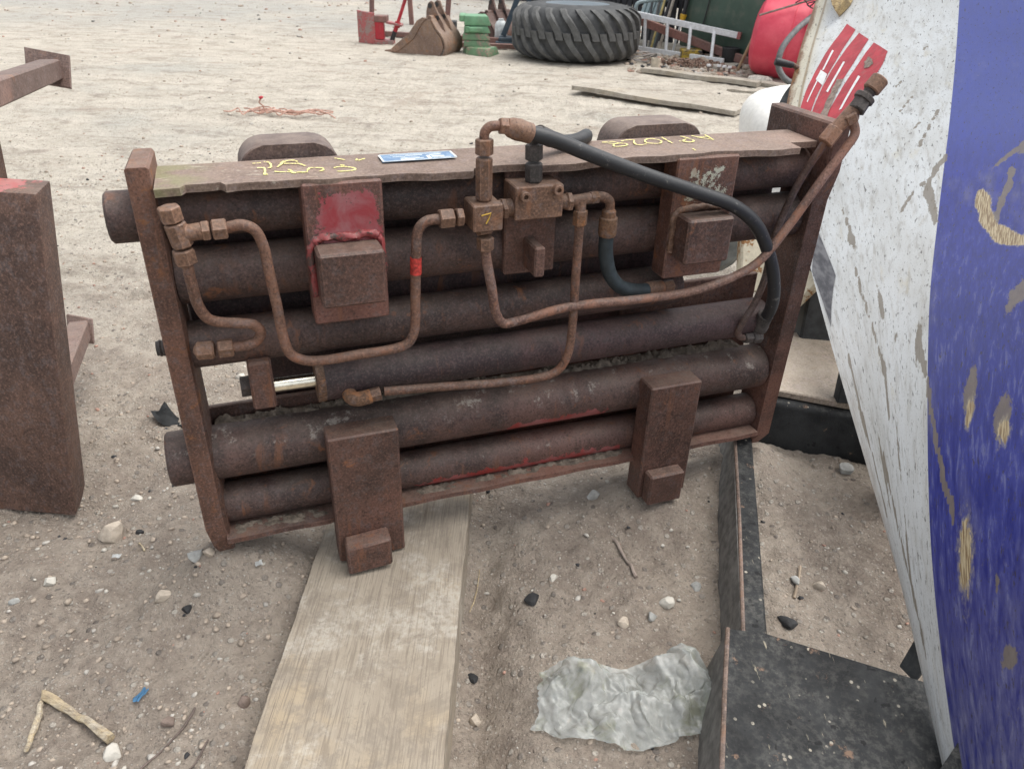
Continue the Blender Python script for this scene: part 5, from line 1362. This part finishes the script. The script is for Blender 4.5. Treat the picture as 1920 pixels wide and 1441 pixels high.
obj('red_knot', MB().rock((-.10, 0, .105), .016, (1.2, 1, .6), 3, 1, .2), m_red, TW, 0)

# ================================================================ foreground litter
# crumpled clear plastic sheet
def plastic_mat():
    M = Mat('dirty_clear_plastic')
    n1 = M.noise(14, 6, .65, dist=.6); n2 = M.noise(70, 4, .6)
    c_ = M.mix(M.step(n2, .3, .7), (.46, .49, .47), (.62, .65, .63))
    grn = M.math('MULTIPLY', M.step(n1, .5, .66), .6)
    c_ = M.mix(grn, c_, (.20, .215, .10))
    c_ = M.mix(M.math('MULTIPLY', M.step(M.noise(32, 5, .7), .56, .7), .4), c_, (.38, .33, .25))
    p = M.t.nodes.new('ShaderNodeBsdfPrincipled'); M.put(p, 'Base Color', c_); M.put(p, 'Roughness', .2); M.put(p, 'Specular IOR Level', .6)
    nb = M.bump(M.voro(60, feature='DISTANCE_TO_EDGE'), .35, .003); M.put(p, 'Normal', nb)
    tl = M.t.nodes.new('ShaderNodeBsdfTranslucent'); M.put(tl, 'Color', c_)
    tr_ = M.t.nodes.new('ShaderNodeBsdfTransparent')
    m1 = M.t.nodes.new('ShaderNodeMixShader'); m1.inputs[0].default_value = .28
    m2 = M.t.nodes.new('ShaderNodeMixShader')
    M.put(m2, 0, M.math('SUBTRACT', .42, M.math('MULTIPLY', grn, .2)))
    M.t.links.new(p.outputs[0], m1.inputs[1]); M.t.links.new(tl.outputs[0], m1.inputs[2])
    M.t.links.new(m1.outputs[0], m2.inputs[1]); M.t.links.new(tr_.outputs[0], m2.inputs[2])
    M.t.links.new(m2.outputs[0], M.out.inputs[0])
    return M.m
out_top = [(.060, .842), (.10, .856), (.15, .850), (.20, .852), (.24, .866), (.29, .880), (.322, .866)]
out_bot = [(.046, .742), (.09, .728), (.15, .715), (.20, .706), (.24, .712), (.29, .735), (.345, .765)]
def lerp_poly(P, s):
    x = s * (len(P) - 1); i = min(int(x), len(P) - 2); f = x - i
    return np.array(P[i]) * (1 - f) + np.array(P[i + 1]) * f
NXp, NYp = 170, 100
rgf = random.Random(12)
FOLD = []
for k in range(11):
    a_ = rgf.random() * 3.14; f_ = 5 * 1.36 ** k * rgf.uniform(.85, 1.15)
    FOLD.append((math.cos(a_) * f_, math.sin(a_) * f_, rgf.random(), (.034 if k < 6 else .02) * (5 / f_) ** .85))
def crumple(x, y):
    s = 0; wx_ = 0
    for k, (fx, fy, ph, am) in enumerate(FOLD):
        u_ = x * fx + y * fy + ph + wx_ * 6
        tri_ = abs((u_ % 1) * 2 - 1)
        s += am * (tri_ - .5); wx_ += .004 * tri_ * (1 if k % 2 else -1) + .02 * am * tri_
    return s
pm = MB(); grid = []
for i in range(NXp + 1):
    row = []
    s_ = i / NXp
    a = lerp_poly(out_top, s_); b_ = lerp_poly(out_bot, s_)
    for j in range(NYp + 1):
        f = j / NYp
        p = a * (1 - f) + b_ * f
        wx = p[0] * 1.0 + .02 * math.sin(p[1] * 60) ; wy = p[1]
        def rid(u, k): return 1 - abs(2 * float(vnoise(np.array([u[0]]), np.array([u[1]]), k)[0]))
        ca, sa = math.cos(.35), math.sin(.35)
        u1 = (wx * ca + wy * sa, -wx * sa + wy * ca)
        r1 = rid((u1[0] * 11, u1[1] * 26), 2); r2 = rid((u1[0] * 30 + r1, u1[1] * 44), 6); r3 = rid((wx * 75 + r2, wy * 75), 9)
        edge = min(1, 6 * min(f, 1 - f), 9 * min(s_, 1 - s_)) if True else 1
        bulge = .028 * math.exp(-((s_ - .82) / .17) ** 2 - ((f - .28) / .3) ** 2) + .016 * math.exp(-((s_ - .22) / .16) ** 2 - ((f - .25) / .3) ** 2) + .012 * math.exp(-((s_ - .55) / .3) ** 2 - ((f - .7) / .25) ** 2)
        z = .012 + (bulge * 1.0 + .010 * r1 ** 2.5 + .75 * crumple(p[0], p[1])) * (.35 + .65 * edge)
        p = p + np.array([.012 * (r2 - .5) + .006 * r3, .012 * (r1 - .5)])
        row.append(pm.b.verts.new((p[0], p[1], z + gzf(p[0], p[1]))))
    grid.append(row)
for i in range(NXp):
    for j in range(NYp): pm.b.faces.new([grid[i][j], grid[i + 1][j], grid[i + 1][j + 1], grid[i][j + 1]])
obj('plastic_sheet', pm, plastic_mat(), None, 60, 'crumpled dirty clear plastic sheet lying against the black frame foot', 'plastic sheet')

# stones one could pick out
def stone(x, y, r, mat, label, seed, sq=(1.2, 1, .7), name='stone', cat='stone', rz=.3):
    m = MB().rock((0, 0, 0), r, sq, seed, 2, .11)
    rgs = random.Random(seed)
    # a few flat facets
    for _ in range(6):
        d = V((rgs.uniform(-1, 1), rgs.uniform(-1, 1), rgs.uniform(-.4, 1))).normalized(); h_ = r * rgs.uniform(.45, .7)
        for v in m.b.verts:
            k = v.co.dot(d) - h_
            if k > 0: v.co -= d * k * .9
    o = obj(name, m, mat, None, 28, label, cat)
    o.location = (x, y, gzf(x, y) + r * sq[2] * .42); o.rotation_euler = (0, 0, rz)
    return o
st = stone
gs = [plain('stone_sand', (.44, .38, .31), .95, 0, .2, 50, .6, .004, .15), plain('stone_bluegrey', (.36, .36, .34), .95, 0, .2, 50, .6, .004, .15), plain('stone_white', (.5, .475, .42), .95, 0, .12, 50, .6, .004, .15), plain('stone_brown', (.2, .155, .13), .95, 0, .25, 50, .6, .004, .15), plain('tar_black', (.018, .018, .019), .75, 0, .4, 60, .8, .003)]
ST = [(-.775, 1.14, .030, 0, 'biggest pale stone left of the rusty frame foot', (1.5, .8, .75)), (-.82, 1.0, .0125, 2, 'small white stone below the biggest pale stone', (1.2, .9, .8)),
      (-.55, 1.015, .017, 1, 'blue grey stone near the left edge of the timber', (1.2, .9, .85)), (-.6, .955, .017, 0, 'flat sandy stone below the blue grey stone', (1.4, .8, .6)),
      (-.563, .682, .015, 2, 'round pale stone beside the split stick, at the bottom edge', (1.1, 1, .8)), (-.522, 1.005, .012, 0, 'sandy pebble touching the blue grey stone on its right', (1.2, 1, .8)),
      (.179, 1.286, .014, 1, 'grey stone on the dirt between the two lower pads', (1, 1.2, .9)), (.291, 1.002, .014, 2, 'pale stone left of the black channel', (1, 1.3, .8)), (.355, 1.045, .012, 1, 'grey pebble touching the flank of the black channel', (1, 1, .8)),
      (-.043, .799, .0125, 0, 'sandy pebble right of the timber, lowest but one', (1.2, 1, .8)), (-.02, .69, .013, 2, 'pale pebble right of the timber at the bottom edge', (1.2, 1, .7)),
      (.77, 1.43, .020, 1, 'grey stone in the shade under the panel by the cross beam', (1, 1, .9)), (.545, 1.066, .013, 1, 'flat grey stone in the shade below the panel', (1.3, .8, .5)), (.59, 1.06, .012, 0, 'sandy stone in the shade beside the flat grey stone', (1.2, .9, .7)),
      (.09, 1.07, .010, 2, 'pale pebble just right of the black tar lump', (1.2, 1, .8)), (-.5, .73, .010, 3, 'dark brown round pebble left of the timber', (1.3, 1, .7)), (-.40, .77, .012, 3, 'dark brown pebble against the left edge of the timber', (1, 1, .8)),
      (.21, .95, .011, 0, 'sandy pebble above the plastic sheet', (1.2, 1, .8)), (.26, .965, .010, 1, 'small grey pebble above the right of the plastic sheet', (1.2, 1, .8)), (-.79, 1.27, .012, 2, 'pale flat stone right of the rusty box base', (1.6, .9, .5)),
      (-.80, 1.67, .016, 1, 'grey stone near the rubber scrap', (1.3, 1, .7)), (-.72, 1.75, .014, 2, 'pale stone behind the rubber scrap', (1.4, 1, .6)), (-.86, .95, .010, 1, 'small blue grey pebble at the left of the white stone', (1, 1, .8))]
for k, (x, y, r, mi, lb, sq) in enumerate(ST): stone(x, y, r, gs[mi], lb, 40 + k, sq, rz=k * .7)
stone(.052, 1.016, .016, gs[4], 'larger black tar lump right of the timber', 90, (1.1, 1, .35), 'tar_lump', 'tar lump')
stone(-.051, .875, .012, gs[4], 'smaller black tar lump touching the shade of the timber', 91, (1.1, 1, .4), 'tar_lump', 'tar lump')
stone(.505, .965, .016, gs[4], 'flat black clod on the dirt above the foot plate', 92, (1.5, .8, .35), 'tar_lump', 'tar lump')
stone(.13, .85, .0055, gs[4], 'tiny black crumb above the plastic sheet', 93, (1.2, 1, .5), 'tar_lump', 'tar lump')
stone(-.73, 1.15, .009, gs[4], 'tiny black stone right of the biggest pale stone', 94, (1.3, 1, .5), 'tar_lump', 'tar lump')
stone(-.545, .93, .0105, gs[4], 'black pebble right of the flat sandy stone', 95, (1.3, 1, .6), 'tar_lump', 'tar lump')
# rubber scrap behind the frame
rb = MB(); rows = []
for i in range(9):
    row = []
    for j in range(5):
        x = -.055 + .11 * i / 8; y = -.022 + .044 * j / 4 - .02 * math.sin(i * .5) + (.02 * (i - 6) * (j - 2) * .3 if i > 6 else 0)
        z = .012 + .016 * math.sin(i * .8) + .008 * math.cos(j * 1.3 + i)
        row.append(rb.b.verts.new((x, y, z)))
    rows.append(row)
for i in range(8):
    for j in range(4): rb.b.faces.new([rows[i][j], rows[i + 1][j], rows[i + 1][j + 1], rows[i][j + 1]])
ret = bmesh.ops.solidify(rb.b, geom=rb.b.faces[:], thickness=.006)
o = obj('rubber_scrap', rb, m_strip, None, 40, 'bent scrap of black rubber on the dirt behind the left plate', 'rubber scrap')
o.location = (-.81, 1.545, gzf(-.81, 1.545)); o.rotation_euler = (0, 0, -.4)
# sticks and twigs
m_stk = wood('split_stick', (.47, .39, .26), (.25, .18, .11), (.5, .38, .2), axis=0)
m_twig = plain('dark_twig', (.13, .1, .085), .9, 0, .3, 80, .5)
def stick(a, b_, r, mat, label, name='stick', cat='stick', bend=0.0, flat=False, seed=1):
    rgs = random.Random(seed); a = V((*a, 0)); b_ = V((*b_, 0)); d = b_ - a; n = V((-d.y, d.x, 0)); pts_ = []
    for i in range(9):
        f = i / 8; p = a + d * f + n * (bend * math.sin(f * 3.14) + rgs.uniform(-.006, .006))
        pts_.append((p.x - a.x, p.y - a.y, gzf(p.x, p.y) + r * 1.1 + .0015 * rgs.random()))
    m = MB().tube(smooth_path(pts_, 4), r, 6 if flat else 8, taper=lambda s: .8 + .3 * math.sin(s * 7 + seed) * .5)
    o = obj(name, m, mat, None, 30, label, cat); o.location = (a.x, a.y, 0)
    return o
stick((-.705, .765), (-.575, .70), .0085, m_stk, 'split yellowish stick lying at the bottom left', bend=.01, flat=True)
stick((-.712, .775), (-.685, .675), .0052, m_stk, 'shorter pale stick crossing the end of the split stick', seed=4)
stick((-.47, .755), (-.53, .64), .0022, m_twig, 'thin dark twig left of the timber at the bottom edge', 'twig', 'twig', .08)
stick((-.43, .70), (-.455, .63), .0018, m_twig, 'thinnest dark twig against the left edge of the timber', 'twig', 'twig', .05, seed=6)
stick((.215, 1.17), (.245, 1.06), .0035, plain('grey_splinter', (.26, .21, .18), .9, 0, .25), 'flat grey splinter of wood between timber and channel', 'splinter', 'splinter', .02, True, 7)
stick((.565, 1.10), (.535, 1.03), .0035, plain('tan_splinter', (.34, .27, .2), .9, 0, .25), 'tan splinter in the shade below the panel', 'splinter', 'splinter', .01, True, 8)
stick((-.71, 1.11), (-.685, 1.08), .0022, m_stk, 'tiny straw coloured stick right of the biggest pale stone', bend=.02, seed=9)
stick((-.052, 1.12), (-.065, 1.02), .0015, m_stk, 'dry grass stem along the right edge of the timber', 'stem', 'grass stem', .04, seed=10)
# small coloured scraps
def scrap(x, y, w_, h_, mat, label, rz, seed):
    m = MB(); rows = []; rgs = random.Random(seed)
    for i in range(5):
        rows.append([m.b.verts.new((-w_ / 2 + w_ * i / 4 + rgs.uniform(-1, 1) * w_ * .06, -h_ / 2 + h_ * j / 3 + rgs.uniform(-1, 1) * h_ * .1, .004 + .004 * rgs.random())) for j in range(4)])
    for i in range(4):
        for j in range(3): m.b.faces.new([rows[i][j], rows[i + 1][j], rows[i + 1][j + 1], rows[i][j + 1]])
    bmesh.ops.solidify(m.b, geom=m.b.faces[:], thickness=.0012)
    o = obj('scrap', m, mat, None, 30, label, 'scrap'); o.location = (x, y, gzf(x, y) + .002); o.rotation_euler = (0, 0, rz)
scrap(-.563, .775, .010, .024, plain('blue_plastic', (.10, .26, .44), .5, 0, .2), 'small blue plastic scrap on the dirt at the lower left', -.3, 1)
scrap(-.437, 1.0, .012, .013, m_whitev, 'little white chip left of the timber', .4, 2)
scrap(-.735, 1.07, .016, .008, m_whitev, 'thin white flake below the biggest pale stone', .1, 3)
